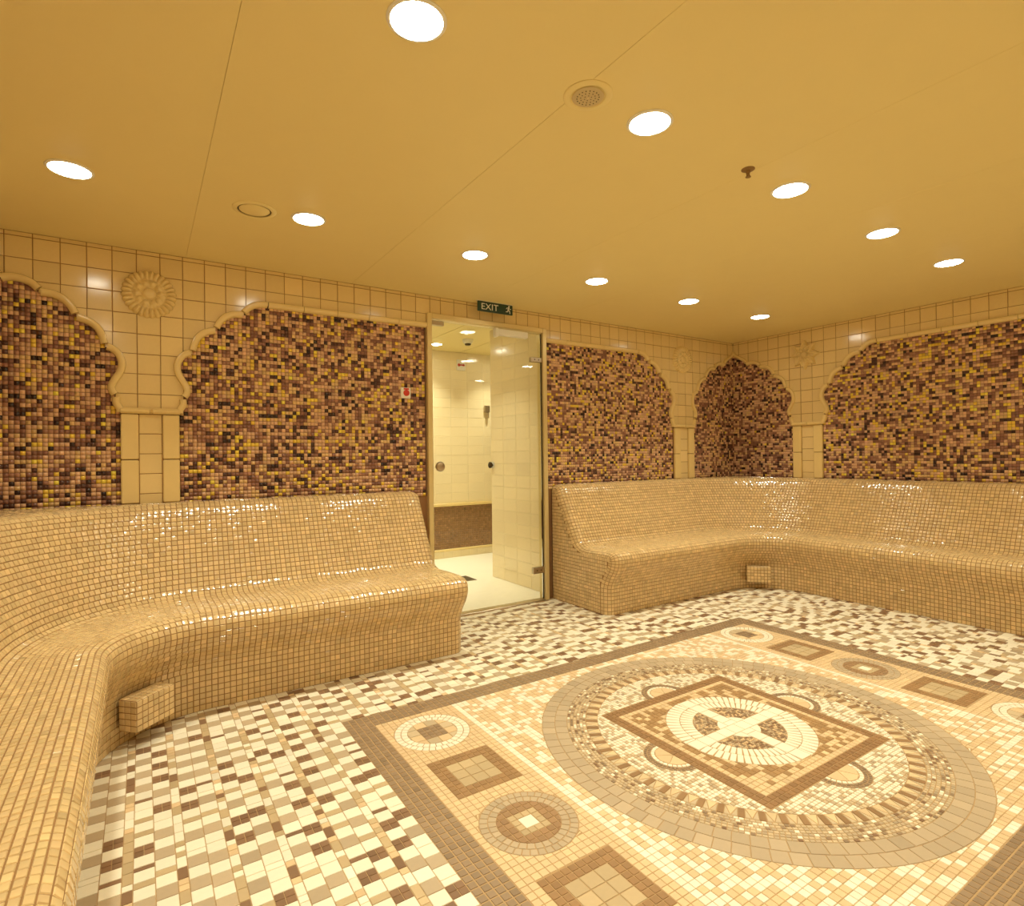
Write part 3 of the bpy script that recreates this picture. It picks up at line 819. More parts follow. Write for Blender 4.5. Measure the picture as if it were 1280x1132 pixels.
# ================================================================== BENCHES
PITCH_B = 0.236
PROF = catmull([(6.2, 0), (6.2, 0.9), (6.2, 1.72), (6.24, 1.92), (6.45, 2.35), (6.78, 2.84), (7.0, 3.3), (7.03, 3.64), (6.88, 3.97), (6.55, 4.16), (6.0, 4.22), (5.0, 4.2),
                (4.0, 4.16), (3.45, 4.2), (3.05, 4.42), (2.72, 4.95), (2.15, 6.0), (1.4, 7.4), (1.12, 7.92), (0.85, 8.28), (0.5, 8.42), (0.2, 8.44), (0.03, 8.44)], 10)
PROF = resample(PROF, n=55)
_T = np.gradient(PROF, axis=0); _T /= np.linalg.norm(_T, axis=1)[:, None]
PNRM = np.stack([_T[:, 1], -_T[:, 0]], 1)      # outward in the (d, z) plane
PNRM[0] = (1, 0); PNRM[-1] = (0, 1)

def bench(name, label, side_x, sg, x_end, D1, D2, R, y_end, singles):
    root = empty(name, ((x_end + side_x) / 2, -3, 0)); tag(root, label, 'bench', 'mosaic benches')
    C = np.array([side_x - sg * (D2 + R), -(D1 + R)])
    LA = abs(C[0] - x_end); LB = abs(y_end - C[1]); rE = 0.6; RD = np.array([1.25, 0.7])
    def dm(d, D): return d if d <= 2.7 else 2.7 + (d - 2.7) * (D - 2.7) / 3.5
    def ptA(a, j, inset=0.0):
        d, z = PROF[j] - PNRM[j] * inset * RD
        return (x_end + sg * a, -dm(d, D1), z)
    def ptArc(th, d, z):
        D = D1 + (D2 - D1) * (0.5 - 0.5 * math.cos(2 * th))
        r = D + R - (dm(d, D) if d >= 0 else d)
        return (C[0] + r * sg * math.sin(th), C[1] + r * math.cos(th), z)
    def ptB(b, j):
        d, z = PROF[j]
        return (side_x - sg * dm(d, D2), C[1] - b, z)
    n = len(PROF)
    # stations of section A: rounded end then straight
    st = []
    ne = 4
    for k in range(ne):
        ph = (k / ne) * math.pi / 2
        st.append((rE * (1 - math.cos(ph)), rE * (1 - math.sin(ph))))
    nA = int(round((LA - rE) / PITCH_B))
    st += [(rE + (LA - rE) * k / nA, 0.0) for k in range(nA + 1)]
    # ---- body
    V = []; F = []
    cols = []
    for a, ins in st[:ne + 1] + st[ne + 1::6] + [st[-1]]:
        cols.append([ptA(a, j, ins) for j in range(n)])
    for th in np.linspace(0, math.pi / 2, 28): cols.append([ptArc(th, *PROF[j]) for j in range(n)])
    for b in np.linspace(0, LB, 6): cols.append([ptB(b, j) for j in range(n)])
    for c in cols: V += c
    for i in range(len(cols) - 1):
        for j in range(n - 1):
            q = (i * n + j, (i + 1) * n + j, (i + 1) * n + j + 1, i * n + j + 1)
            F.append(q if sg > 0 else q[::-1])
    # end cap and flat fill of the corner behind the backrest
    cap = list(range(n)); b0 = len(V)
    V.append((x_end, -0.03, PROF[-1][1] - rE * RD[1])); V.append((x_end, -0.03, 0.0))
    cp = cap + [b0, b0 + 1]; F.append(cp[::-1] if sg > 0 else cp)
    ths = np.linspace(0, math.pi / 2, 28); b0 = len(V); zt = PROF[-1][1]
    for th in ths:
        V.append(ptArc(th, 0.03, zt)); s_, c_ = math.sin(th), math.cos(th)
        w = min((D1 + R) / c_ if c_ > 1e-6 else 1e9, (D2 + R) / s_ if s_ > 1e-6 else 1e9)
        w -= 0.03; V.append((C[0] + sg * w * s_, C[1] + w * c_, zt))
    for i in range(len(ths) - 1):
        q = (b0 + 2 * i, b0 + 2 * i + 2, b0 + 2 * i + 3, b0 + 2 * i + 1)
        F.append(q if sg > 0 else q[::-1])
    mesh('bench_body', V, F, M_GROUT_B, root, smooth=True).data.set_sharp_from_angle(angle=math.radians(50))
    # ---- tiles
    P = []
    for j in range(n - 1):
        for i in range(len(st) - 1):
            P.append((ptA(st[i][0], j, st[i][1]), ptA(st[i + 1][0], j, st[i + 1][1]), ptA(st[i + 1][0], j + 1, st[i + 1][1]), ptA(st[i][0], j + 1, st[i][1])))
        dmid, zm = (PROF[j] + PROF[j + 1]) / 2
        rad = (D1 + D2) / 2 + R - dm(dmid, (D1 + D2) / 2)
        na = max(6, int(round(rad * math.pi / 2 / PITCH_B)))
        for i in range(na):
            t0, t1 = i / na * math.pi / 2, (i + 1) / na * math.pi / 2
            P.append((ptArc(t0, *PROF[j]), ptArc(t1, *PROF[j]), ptArc(t1, *PROF[j + 1]), ptArc(t0, *PROF[j + 1])))
        nB = int(round(LB / PITCH_B))
        for i in range(nB):
            P.append((ptB(LB * i / nB, j), ptB(LB * (i + 1) / nB, j), ptB(LB * (i + 1) / nB, j + 1), ptB(LB * i / nB, j + 1)))
    k = 0
    while k < 20:       # corner fill rows
        d0, d1 = 0.03 - k * PITCH_B, 0.03 - (k + 1) * PITCH_B; rad = (D1 + D2) / 2 + R - d0
        na = int(round(rad * math.pi / 2 / PITCH_B))
        for i in range(na):
            t0, t1 = i / na * math.pi / 2, (i + 1) / na * math.pi / 2
            q = (ptArc(t0, d0, zt), ptArc(t1, d0, zt), ptArc(t1, d1, zt), ptArc(t0, d1, zt))
            if max(p[1] for p in q) < -0.02 and min((side_x - p[0]) * sg for p in q) > 0.02: P.append(q)
        k += 1
    P = np.array(P)
    nr = np.cross(P[:, 1] - P[:, 0], P[:, 3] - P[:, 0]) + np.cross(P[:, 2] - P[:, 1], P[:, 2] - P[:, 3]) * 0
    nr = nr / (np.linalg.norm(nr, axis=1)[:, None] + 1e-9) * sg
    if sg < 0: P = P[:, ::-1]
    # end cap tiles
    inn = PROF - PNRM * rE * RD
    poly = [(dm(d, D1), z) for d, z in inn] + [(0.0, inn[-1][1]), (0.0, 0.0)]
    g = np.arange(0.03, 9, PITCH_B); Dg, Zg = np.meshgrid(g, g)
    kk = inside(poly, Dg + PITCH_B / 2, Zg + PITCH_B / 2)
    E = []
    for d, z in zip(Dg[kk], Zg[kk]):
        q = [(x_end, -d, z), (x_end, -d - PITCH_B, z), (x_end, -d - PITCH_B, z + PITCH_B), (x_end, -d, z + PITCH_B)]
        E.append(q[::-1] if sg > 0 else q)
    E = np.array(E)
    P = np.concatenate([P, E]); nr = np.concatenate([nr, np.tile((-sg, 0, 0), (len(E), 1))])
    V8 = quad_tiles(P, nr, 0.026, 0.012, 0.02, tilt=0.028)
    tn = np.clip(np.array(C_BENCH)[None] * (1 + npr.normal(0, 0.07, (len(P), 1))) * (1 + npr.normal(0, 0.008, (len(P), 3))), 0, 0.95)
    if singles:
        vis = ((CAM[None] - P.mean(1)) * nr).sum(1) > 0
        ar = np.where(vis, 1, 0)
        A = np.array([px_area(v[4:]) if f else 0 for v, f in zip(V8, ar)])
        pick = np.argsort(-A)[:300]; rest = np.setdiff1d(np.arange(len(V8)), pick)
        single_tiles('tile', V8[pick], tn[pick], M_BENCH, root, dome=0.095)
        tiles_object('mosaic_tiles', V8[rest], tn[rest], M_BENCH, root, dome=0.095)
    else:
        tiles_object('mosaic_tiles', V8, tn, M_BENCH, root, dome=0.095)
    return root

bench('mosaic_bench', 'peach mosaic bench left of the door, curving forward along the left edge', XL, -1, -32.75, 6.5, 5.2, 4.0, -39.9, True)
bench('mosaic_bench', 'peach mosaic bench right of the door, curving along the right wall', 0.0, 1, -21.85, 5.95, 5.4, 3.8, -39.9, False)

# steam outlet boxes in the two bench corners
def steam_box(label, pa, pb, depth, z0, z1, singles):
    pa = np.array(pa, float); pb = np.array(pb, float)
    t = (pb - pa) / np.linalg.norm(pb - pa); L = np.linalg.norm(pb - pa); nb = np.array([-t[1], t[0]])    # towards the corner
    e = empty('steam_outlet_box', (*((pa + pb) / 2), z0)); tag(e, label, 'steam outlet', 'steam outlets')
    def q(a, b, z): p = pa + t * a + nb * b; return (p[0], p[1], z)
    b = MB(); b.prism([(0.0, 0.0), (L, 0.0), (L, depth), (0.0, depth)], z0, z1, lambda a, b_, k: q(a, b_, k)); b.build('box_body', M_GROUT_B, e)
    P = []; N = []
    nx = max(1, round(L / PITCH_B)); nz = max(1, round((z1 - z0) / PITCH_B)); nd = max(1, round(depth / PITCH_B))
    A = lambda i, n_, l: l * i / n_
    for i in range(nx):
        for k in range(nz):
            P.append((q(A(i, nx, L), 0, z0 + A(k, nz, z1 - z0)), q(A(i + 1, nx, L), 0, z0 + A(k, nz, z1 - z0)), q(A(i + 1, nx, L), 0, z0 + A(k + 1, nz, z1 - z0)), q(A(i, nx, L), 0, z0 + A(k + 1, nz, z1 - z0)))); N.append((*-nb, 0))
        for k in range(nd):
            P.append((q(A(i, nx, L), A(k, nd, depth), z1), q(A(i + 1, nx, L), A(k, nd, depth), z1), q(A(i + 1, nx, L), A(k + 1, nd, depth), z1), q(A(i, nx, L), A(k + 1, nd, depth), z1))); N.append((0, 0, 1))
    for s in (0, 1):
        for i in range(nd):
            for k in range(nz):
                a = L * s
                w = [q(a, A(i, nd, depth), z0 + A(k, nz, z1 - z0)), q(a, A(i + 1, nd, depth), z0 + A(k, nz, z1 - z0)), q(a, A(i + 1, nd, depth), z0 + A(k + 1, nz, z1 - z0)), q(a, A(i, nd, depth), z0 + A(k + 1, nz, z1 - z0))]
                P.append(w if s else w[::-1]); N.append((*(t * (1 if s else -1)), 0))
    P = np.array(P); N = np.array(N, float)
    V8 = quad_tiles(P, N, 0.026, 0.012, 0.02, tilt=0.02)
    tn = np.clip(np.array(C_BENCH)[None] * (1 + npr.normal(0, 0.07, (len(P), 1))), 0, 0.95)
    if singles: single_tiles('tile', V8, tn, M_BENCH, e, dome=0.095)
    else: tiles_object('mosaic_tiles', V8, tn, M_BENCH, e, dome=0.095)
steam_box('small mosaic clad steam outlet box in the left bench corner', (-47.66, -8.95), (-46.44, -7.8), 0.8, 0.64, 1.78, True)
steam_box('small mosaic clad steam outlet box in the far right bench corner', (-8.05, -6.75), (-6.95, -8.05), 0.6, 0.62, 1.8, False)

# ================================================================== FLOOR MOSAIC
class FloorSet:
    def __init__(s): s.polys = []; s.tint = []
    def add(s, poly, c, var=0.05):
        if len(poly) < 3: return
        p = np.array(poly, float)
        x, y = p[:, 0], p[:, 1]
        ar = (np.dot(x, np.roll(y, -1)) - np.dot(y, np.roll(x, -1))) / 2
        if abs(ar) < 0.0015: return
        if ar < 0: p = p[::-1]
        s.polys.append(p); s.tint.append(jit(c, var))
def clip_half(poly, n, c):
    """keep n.p <= c"""
    out = []
    for i in range(len(poly)):
        a, b = poly[i], poly[(i + 1) % len(poly)]
        da = n[0] * a[0] + n[1] * a[1] - c; db = n[0] * b[0] + n[1] * b[1] - c
        if da <= 0: out.append(a)
        if (da < 0 < db) or (db < 0 < da):
            k = da / (da - db); out.append((a[0] + (b[0] - a[0]) * k, a[1] + (b[1] - a[1]) * k))
    return out
def clip_circle(poly, cx, cy, R, keep_in):
    if not poly: return []
    rr = [math.hypot(p[0] - cx, p[1] - cy) for p in poly]
    if keep_in:
        if max(rr) <= R: return poly
        if min(rr) > R + 0.4: return []
    else:
        if min(rr) >= R: return poly
        if max(rr) < R: return []
    mx = sum(p[0] for p in poly) / len(poly) - cx; my = sum(p[1] for p in poly) / len(poly) - cy
    l = math.hypot(mx, my) or 1e-6; n = (mx / l, my / l); c = n[0] * cx + n[1] * cy + R
    return clip_half(poly, n, c) if keep_in else clip_half(poly, (-n[0], -n[1]), -c)
def rect(x0, x1, y0, y1): return [(x0, y0), (x1, y0), (x1, y1), (x0, y1)]
def ring_tiles(fs, cx, cy, r0, r1, n, c, var=0.05, off=0.0, arc=(0, 2 * math.pi), pick=None):
    for i in range(n):
        a0 = arc[0] + (arc[1] - arc[0]) * (i + off) / n; a1 = arc[0] + (arc[1] - arc[0]) * (i + 1 + off) / n
        cc = c if pick is None else pick()
        fs.add([(cx + r * math.cos(a), cy + r * math.sin(a)) for r, a in ((r0, a0), (r1, a0), (r1, a1), (r0, a1))], cc, var)

K_CHECK, K_BORDER, K_CARPET, K_RING, K_MOTIF, K_MED = (FloorSet() for _ in range(6))
CX0, CX1, CY0, CY1 = -40.8, -15.1, -29.25, -10.98        # carpet outer edge
BI = 1.02                                               # brown border width
MC = (-28.1, -20.13)                                    # medallion centre

# ---- chequered field round the carpet
W2, W1 = 0.475, 0.24
def check_column(x0, x1, narrow, ya, yb):
    y = yb - rnd.random() * 0.3; prev = None
    while y > ya:
        r = rnd.random()
        if narrow:
            h = W2 if r < 0.62 else W1
            ch = rnd.random()
            c = C_CREAM if ch < 0.36 else (C_TAN if ch < 0.66 else (C_PEACH if ch < 0.88 else C_DARK))
            if c is C_PEACH: h = W1
            K_CHECK.add(clip_y(rect(x0, x1, max(y - h, ya), y), yb), c, 0.06); y -= h
            continue
        light = prev != 'l' or rnd.random() < 0.08
        if light:
            K_CHECK.add(clip_y(rect(x0, x1, max(y - W2, ya), y), yb), C_CREAM, 0.035); y -= W2
            if rnd.random() < 0.16:
                K_CHECK.add(clip_y(rect(x0, x1, max(y - W1, ya), y), yb), C_CREAM, 0.035); y -= W1
            prev = 'l'
        else:
            k = rnd.random()
            if k < 0.46: K_CHECK.add(clip_y(rect(x0, x1, max(y - W2, ya), y), yb), C_TAUPE, 0.07); y -= W2
            elif k < 0.66:
                K_CHECK.add(clip_y(rect(x0, x1, max(y - W1, ya), y), yb), C_TAN, 0.07); y -= W1
            elif k < 0.75:
                K_CHECK.add(clip_y(rect(x0, x1, max(y - W1 * 0.7, ya), y), yb), C_DARK, 0.09); y -= W1 * 0.7
            else:
                for i in (0, 1):
                    for j in (0, 1):
                        K_CHECK.add(clip_y(rect(x0 + i * (x1 - x0) / 2, x0 + (i + 1) * (x1 - x0) / 2, max(y - (j + 1) * W1, ya), y - j * W1), yb), C_DARK, 0.09)
                y -= W2
            prev = 'd'
def clip_y(poly, yb): return clip_half(poly, (0, 1), yb) if poly[2][1] > poly[1][1] else []
def check_zone(x0, x1, ya, yb, from_right=False):
    seq = [W2, W2, W1]; x = x1 if from_right else x0; i = 0
    while (x > x0 + 0.02) if from_right else (x < x1 - 0.02):
        w = seq[i % 3]; i += 1
        a, b = (max(x - w, x0), x) if from_right else (x, min(x + w, x1))
        xm = (a + b) / 2
        top = yb
        if xm < -33.4 or xm > -21.2: top = min(yb, -5.3)
        if xm < -47.0 or xm > -7.2: top = min(yb, -6.8)
        check_column(a, b, w == W1, ya, top)
        x = a if from_right else b
check_zone(-49.6, CX0, YN, 0.0, True)
check_zone(CX1, -4.9, YN, 0.0)
check_zone(CX0, CX1, CY1, -0.22)
check_zone(CX0, CX1, YN, CY0)

# ---- brown border
p = 0.2551
def border(x0, x1, y0, y1):
    nx = max(1, round((x1 - x0) / p)); ny = max(1, round((y1 - y0) / p))
    for i in range(nx):
        for j in range(ny):
            K_BORDER.add(rect(x0 + (x1 - x0) * i / nx, x0 + (x1 - x0) * (i + 1) / nx, y0 + (y1 - y0) * j / ny, y0 + (y1 - y0) * (j + 1) / ny), C_BROWN, 0.07)
border(CX0, CX1, CY1 - BI, CY1); border(CX0, CX1, CY0, CY0 + BI)
border(CX0, CX0 + BI, CY0 + BI, CY1 - BI); border(CX1 - BI, CX1, CY0 + BI, CY1 - BI)

# ---- carpet field
IX0, IX1, IY0, IY1 = CX0 + BI, CX1 - BI, CY0 + BI, CY1 - BI
q = 0.2394
circles = []; squares = []
ys = [-13.72, -16.98, -20.25, -23.5, -26.7]
for cx in (-38.1, -17.8):
    for k, yy in enumerate(ys):
        yy2 = yy if cx < -30 else yy + 0.35
        if k % 2 == 0: circles.append((cx, yy2, 1.45, 'cream' if k in (0, 4) else 'tan'))
        else: squares.append((cx, yy2, 1.2))
nx = round((IX1 - IX0) / q); ny = round((IY1 - IY0) / q)
lineL, lineR = -36.33, -19.55
for i in range(nx):
    for j in range(ny):
        x0 = IX0 + (IX1 - IX0) * i / nx; x1 = IX0 + (IX1 - IX0) * (i + 1) / nx
        y0 = IY0 + (IY1 - IY0) * j / ny; y1 = IY0 + (IY1 - IY0) * (j + 1) / ny
        xm, ym = (x0 + x1) / 2, (y0 + y1) / 2
        if math.hypot(xm - MC[0], ym - MC[1]) < 7.3: continue
        if any(abs(xm - s[0]) < s[2] - 0.02 and abs(ym - s[1]) < s[2] - 0.02 for s in squares): continue
        if abs(xm - lineL) < q / 2 or abs(xm - lineR) < q / 2: c = C_CREAM
        elif xm < lineL or xm > lineR: c = C_PEACH
        else: c = C_CREAM if rnd.random() < 0.42 else C_PEACH
        poly = clip_circle(rect(x0, x1, y0, y1), MC[0], MC[1], 7.62, False)
        for (a, b, r, _) in circles:
            if abs(xm - a) < 2 and abs(ym - b) < 2: poly = clip_circle(poly, a, b, r, False)
        for (a, b, r) in squares:
            if abs(xm - a) < r + 0.2 and abs(ym - b) < r + 0.2 and poly:
                dx, dy = abs(xm - a), abs(ym - b)
                if dx > dy: poly = clip_half(poly, (-1, 0), -(a + r)) if xm > a else clip_half(poly, (1, 0), a - r)
                else: poly = clip_half(poly, (0, -1), -(b + r)) if ym > b else clip_half(poly, (0, 1), b - r)
        K_CARPET.add(poly, c, 0.045)

# ---- circles and squares of the side strips
def grid_in_circle(fs, cx, cy, R, s, pick, hole=None):
    n = int(math.ceil(R / s)) + 1
    for i in range(-n, n):
        for j in range(-n, n):
            x0, y0 = cx + i * s, cy + j * s
            xm, ym = x0 + s / 2, y0 + s / 2
            if hole and hole(xm - cx, ym - cy): continue
            poly = clip_circle(rect(x0, x0 + s, y0, y0 + s), cx, cy, R, True)
            if len(poly) > 2 and math.hypot(xm - cx, ym - cy) < R + s * 0.6: fs.add(poly, pick(xm - cx, ym - cy), 0.06)
for (cx, cy, R, kind) in circles:
    if kind == 'cream':
        ring_tiles(K_MOTIF, cx, cy, R - 0.25, R, 36, C_CREAM, 0.03)
        ring_tiles(K_MOTIF, cx, cy, R - 0.5, R - 0.25, 29, C_CREAM, 0.03, 0.3)
        sq = 0.46
        grid_in_circle(K_MOTIF, cx, cy, R - 0.5, 0.46, lambda a, b: C_SAND if rnd.random() < 0.55 else C_PEACH, lambda a, b: abs(a) < sq and abs(b) < sq)
        for i in range(4):
            for j in range(4):
                K_MOTIF.add(rect(cx - sq + i * sq / 2, cx - sq + (i + 1) * sq / 2, cy - sq + j * sq / 2, cy - sq + (j + 1) * sq / 2), C_BROWN, 0.1)
    else:
        ring_tiles(K_MOTIF, cx, cy, R - 0.25, R, 38, C_TAUPE, 0.05)
        ring_tiles(K_MOTIF, cx, cy, R - 0.5, R - 0.25, 30, C_TAUPE, 0.05, 0.4)
        grid_in_circle(K_MOTIF, cx, cy, R - 0.5, 0.24, lambda a, b: lin(158, 124, 88), lambda a, b: abs(a) < 0.48 and abs(b) < 0.48)
        for i in range(4):
            for j in range(4):
                if i in (1, 2) and j in (1, 2): continue
                K_MOTIF.add(rect(cx - 0.48 + i * 0.24, cx - 0.48 + (i + 1) * 0.24, cy - 0.48 + j * 0.24, cy - 0.48 + (j + 1) * 0.24), C_TAN, 0.05)
        K_MOTIF.add(rect(cx - 0.24, cx + 0.24, cy - 0.24, cy + 0.24), C_CREAM, 0.02)
for (cx, cy, r) in squares:
    n = 10; s = 2 * r / n
    for i in range(n):
        for j in range(n):
            if 2 <= i < 8 and 2 <= j < 8: continue
            K_MOTIF.add(rect(cx - r + i * s, cx - r + (i + 1) * s, cy - r + j * s, cy - r + (j + 1) * s), lin(158, 122, 82), 0.06)
    for i in range(3):
        for j in range(3):
            a = cx - r + 2 * s + i * 2 * s; b = cy - r + 2 * s + j * 2 * s
            K_MOTIF.add(rect(a, a + 2 * s, b, b + 2 * s), C_TAN, 0.06)

# ---- round medallion
mx0, my0 = MC
ring_tiles(K_RING, mx0, my0, 7.12, 7.62, 96, C_TAUPE, 0.06)
ring_tiles(K_RING, mx0, my0, 6.64, 7.12, 90, C_TAUPE, 0.06, 0.4)
def speck():
    k = rnd.random()
    return C_SAND if k < 0.42 else (C_TAUPE if k < 0.72 else (C_CREAM if k < 0.84 else (C_BROWN if k < 0.95 else C_DARK)))
for i in range(6):
    r0 = 5.9 + i * 0.1233
    ring_tiles(K_MED, mx0, my0, r0, r0 + 0.1233, int(2 * math.pi * r0 / 0.15), None, 0.07, rnd.random(), pick=speck)
nb_ = 62
for i in range(nb_):
    a0 = 2 * math.pi * i / nb_; w = 2 * math.pi / nb_; f = 0.36
    pt = lambda r, a: (mx0 + r * math.cos(a), my0 + r * math.sin(a))
    K_MED.add([pt(5.42, a0), pt(5.9, a0), pt(5.9, a0 + w * f), pt(5.42, a0 + w * f)], lin(152, 118, 80), 0.07)
    a1, a2 = a0 + w * f, a0 + w; am = (a1 + a2) / 2
    K_MED.add([pt(5.42, a1), pt(5.9, am), pt(5.42, a2)], C_PEACH, 0.04)
    K_MED.add([pt(5.42, a1), pt(5.9, a1), pt(5.9, am)], C_SAND, 0.05)
    K_MED.add([pt(5.42, a2), pt(5.9, am), pt(5.9, a2)], C_SAND, 0.05)
HS = 3.72
semis = [(mx0 - HS, my0, (math.pi / 2, 3 * math.pi / 2)), (mx0 + HS, my0, (-math.pi / 2, math.pi / 2)), (mx0, my0 + HS, (0, math.pi)), (mx0, my0 - HS, (math.pi, 2 * math.pi))]
s = 0.15; n = int(5.42 / s) + 1
for i in range(-n, n):
    for j in range(-n, n):
        x0, y0 = mx0 + i * s, my0 + j * s; xm, ym = x0 + s / 2, y0 + s / 2
        rr = math.hypot(xm - mx0, ym - my0)
        if rr > 5.5: continue
        if abs(xm - mx0) < HS and abs(ym - my0) < HS: continue
        poly = clip_circle(rect(x0, x0 + s, y0, y0 + s), mx0, my0, 5.42, True)
        for (a, b, _) in semis:
            if math.hypot(xm - a, ym - b) < 1.3: poly = clip_circle(poly, a, b, 1.02, False)
        k = rnd.random()
        K_MED.add(poly, C_CREAM if k < 0.62 else (C_SAND if k < 0.88 else C_TAUPE), 0.05)
for (a, b, arc) in semis:
    ring_tiles(K_MED, a, b, 0.9, 1.02, 22, C_BROWN, 0.1, arc=arc); ring_tiles(K_MED, a, b, 0.78, 0.9, 20, C_BROWN, 0.1, arc=arc)
    ring_tiles(K_MED, a, b, 0.64, 0.78, 14, C_CREAM, 0.05, arc=arc)
    for i in range(3):
        t0 = arc[0] + (arc[1] - arc[0]) * i / 3; t1 = arc[0] + (arc[1] - arc[0]) * (i + 1) / 3; tm_ = (t0 + t1) / 2
        K_MED.add([(a, b)] + [(a + 0.64 * math.cos(t), b + 0.64 * math.sin(t)) for t in (t0, tm_, t1)], C_PEACH, 0.04)
# square frame: two brown rows, one peach row, mixed field
nS = 32; s = 2 * HS / nS
for i in range(nS):
    for j in range(nS):
        x0, y0 = mx0 - HS + i * s, my0 - HS + j * s; xm, ym = x0 + s / 2, y0 + s / 2
        k = min(i, j, nS - 1 - i, nS - 1 - j)
        if k < 2: c = lin(152, 116, 78)
        elif k == 2: c = C_PEACH
        else: c = lin(168, 132, 88) if rnd.random() < 0.62 else C_PEACH
        poly = clip_circle(rect(x0, x0 + s, y0, y0 + s), mx0, my0, 2.74, False)
        K_MED.add(poly, c, 0.06)
# white double ring, cross and centre
cw = 0.27
def quad_ring(r0, r1, n, off):
    for i in range(n):
        a0 = 2 * math.pi * (i + off) / n; a1 = 2 * math.pi * (i + 1 + off) / n
        da = (a1 - a0) * (1 - r0 / r1) * 0.42
        poly = [(mx0 + r * math.cos(a), my0 + r * math.sin(a)) for r, a in ((r0, a0), (r1, a0 + da), (r1, a1 - da), (r0, a1))]
        ux = sum(p_[0] for p_ in poly) / 4 - mx0; uy = sum(p_[1] for p_ in poly) / 4 - my0
        if abs(uy) < abs(ux): poly = clip_half(poly, (0, -1), -(my0 + cw)) if uy > 0 else clip_half(poly, (0, 1), my0 - cw)
        else: poly = clip_half(poly, (-1, 0), -(mx0 + cw)) if ux > 0 else clip_half(poly, (1, 0), mx0 - cw)
        K_RING.add(poly, C_CREAM, 0.02)
quad_ring(2.2, 2.74, 66, 0.2); quad_ring(1.7, 2.2, 60, 0.5)
arms = [0.54 * k for k in range(-5, 6)]
for i in range(-5, 5):
    a, b = i * 0.54, (i + 1) * 0.54
    K_RING.add(rect(mx0 + a, mx0 + b, my0 - cw, my0 + cw), C_CREAM, 0.02)
    if not (-1 <= i <= 0):
        K_RING.add(rect(mx0 - cw, mx0 + cw, my0 + a, my0 + b), C_CREAM, 0.02)
for s_ in (-1, 1):
    K_RING.add(rect(mx0 - cw, mx0 + cw, my0 + s_ * cw, my0 + s_ * 0.54), C_CREAM, 0.02)
for sx in (-1, 1):
    for sy in (-1, 1):
        A = [(mx0 + sx * cw, my0 + sy * cw)]
        t0 = math.asin(cw / 0.8); t1 = math.pi / 2 - t0
        for k in range(5):
            t = t0 + (t1 - t0) * k / 4; A.append((mx0 + sx * 0.8 * math.cos(t), my0 + sy * 0.8 * math.sin(t)))
        K_RING.add(A, C_CREAM, 0.02)
s = 0.105; n = int(1.7 / s) + 1
for i in range(-n, n):
    for j in range(-n, n):
        x0, y0 = mx0 + i * s, my0 + j * s; ux, uy = x0 + s / 2 - mx0, y0 + s / 2 - my0
        if abs(ux) < cw or abs(uy) < cw or not (0.8 < math.hypot(ux, uy) < 1.69): continue
        k = rnd.random()
        K_MED.add(rect(x0, x0 + s, y0, y0 + s), C_BROWN if k < 0.3 else (C_TAUPE if k < 0.55 else (C_PEACH if k < 0.8 else C_DARK)), 0.1)

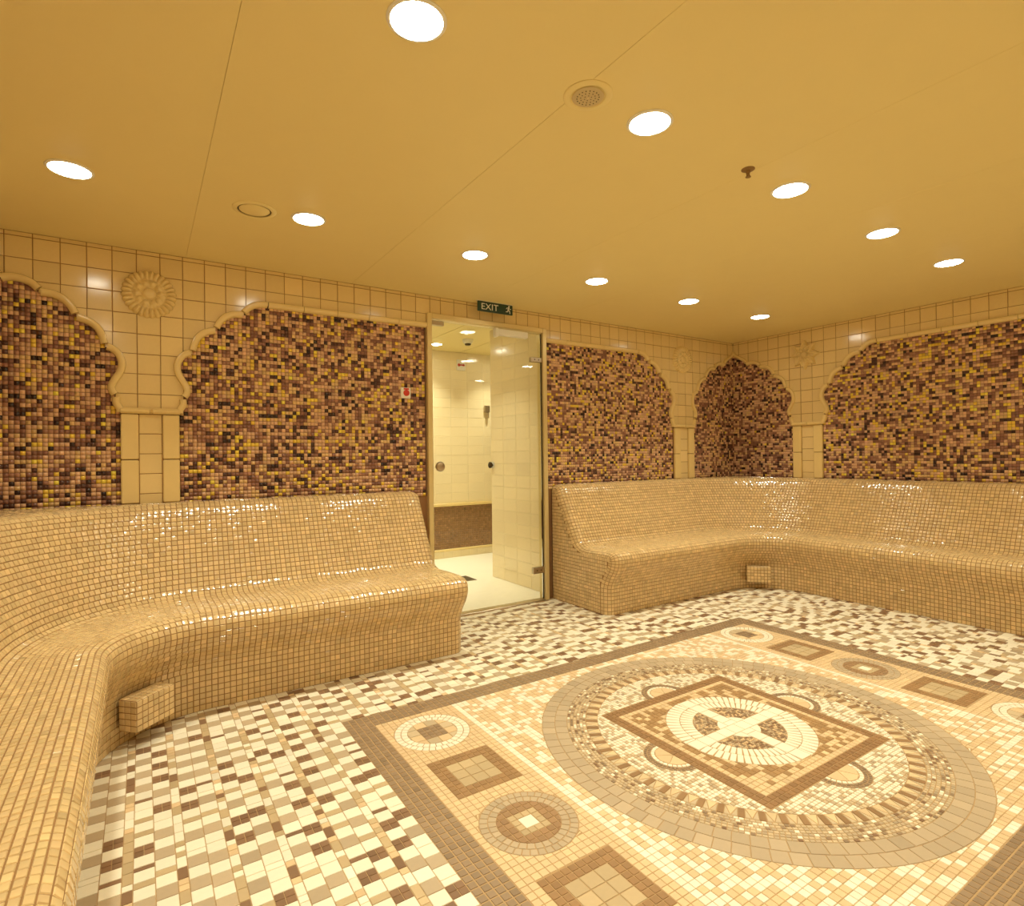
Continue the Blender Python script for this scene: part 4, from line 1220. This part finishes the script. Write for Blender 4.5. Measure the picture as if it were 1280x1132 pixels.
def floor_build(fs, single, rest, gap=0.02, limit=300, minpx=8):
    h = 0.016
    polys = fs.polys
    A = np.array([px_area(np.c_[p_, np.zeros(len(p_))]) for p_ in polys])
    order = np.argsort(-A)[:limit]
    pick = set(int(i) for i in order if A[i] > minpx * minpx * 0.5)
    V = []; F = []; T = []
    for i, p_ in enumerate(polys):
        c = p_.mean(0); x, y = p_[:, 0], p_[:, 1]
        ar = abs(np.dot(x, np.roll(y, -1)) - np.dot(y, np.roll(x, -1))) / 2
        e = np.linalg.norm(p_ - np.roll(p_, -1, 0), axis=1).sum()
        inr = max(2 * ar / e, 0.01)                       # inradius-like
        g = min(gap, inr * 0.35)
        n = len(p_)
        if n == 4:
            e1 = np.linalg.norm(p_[1] - p_[0]); e2 = np.linalg.norm(p_[3] - p_[0])
            def shr(g_):
                a_ = max(0.3, 1 - g_ / max(e1, 1e-3)); b_ = max(0.3, 1 - g_ / max(e2, 1e-3)); out = []
                for su, sv in ((-1, -1), (1, -1), (1, 1), (-1, 1)):
                    u = (1 + su * a_) / 2; v = (1 + sv * b_) / 2
                    out.append(p_[0] * (1 - u) * (1 - v) + p_[1] * u * (1 - v) + p_[2] * u * v + p_[3] * (1 - u) * v)
                return np.array(out)
            b = shr(gap); t = shr(gap + 0.012)
        else:
            b = c + (p_ - c) * (1 - g / 2 / inr); t = c + (p_ - c) * (1 - (g / 2 + 0.006) / inr)
        tz = np.array([0.0] * n)
        vv = [(q_[0], q_[1], -h) for q_ in b] + [(q_[0], q_[1], z_) for q_, z_ in zip(t, tz)]
        ff = [tuple(range(n, 2 * n))] + [(k, (k + 1) % n, n + (k + 1) % n, n + k) for k in range(n)]
        if i in pick:
            o = MB(); o.V = [(v[0] - c[0], v[1] - c[1], v[2]) for v in vv]; o.F = ff
            me = bpy.data.meshes.new(single); me.from_pydata([(v[0] * U, v[1] * U, v[2] * U) for v in o.V], [], ff)
            me.materials.append(M_FLOOR); set_tint(me, np.asarray(fs.tint[i])[None])
            ob = bpy.data.objects.new(single, me); col.objects.link(ob); ob.parent = floor; ob.location = (c[0] * U, c[1] * U, 0)
        else:
            k0 = len(V); V += vv; F += [tuple(k + k0 for k in f) for f in ff]; T += [fs.tint[i]] * len(ff)
    if V: mesh(rest, V, F, M_FLOOR, floor, tints=np.array(T))['kind'] = 'stuff'
floor_build(K_CHECK, 'chequer_tile', 'chequer_tiles', 0.018)
floor_build(K_BORDER, 'border_tile', 'border_tiles', 0.042)
floor_build(K_CARPET, 'carpet_tile', 'carpet_tiles', 0.018)
floor_build(K_RING, 'ring_tile', 'ring_tiles', 0.024)
floor_build(K_MOTIF, 'motif_tile', 'motif_tiles', 0.026)
floor_build(K_MED, 'medallion_tile', 'medallion_tiles', 0.024)
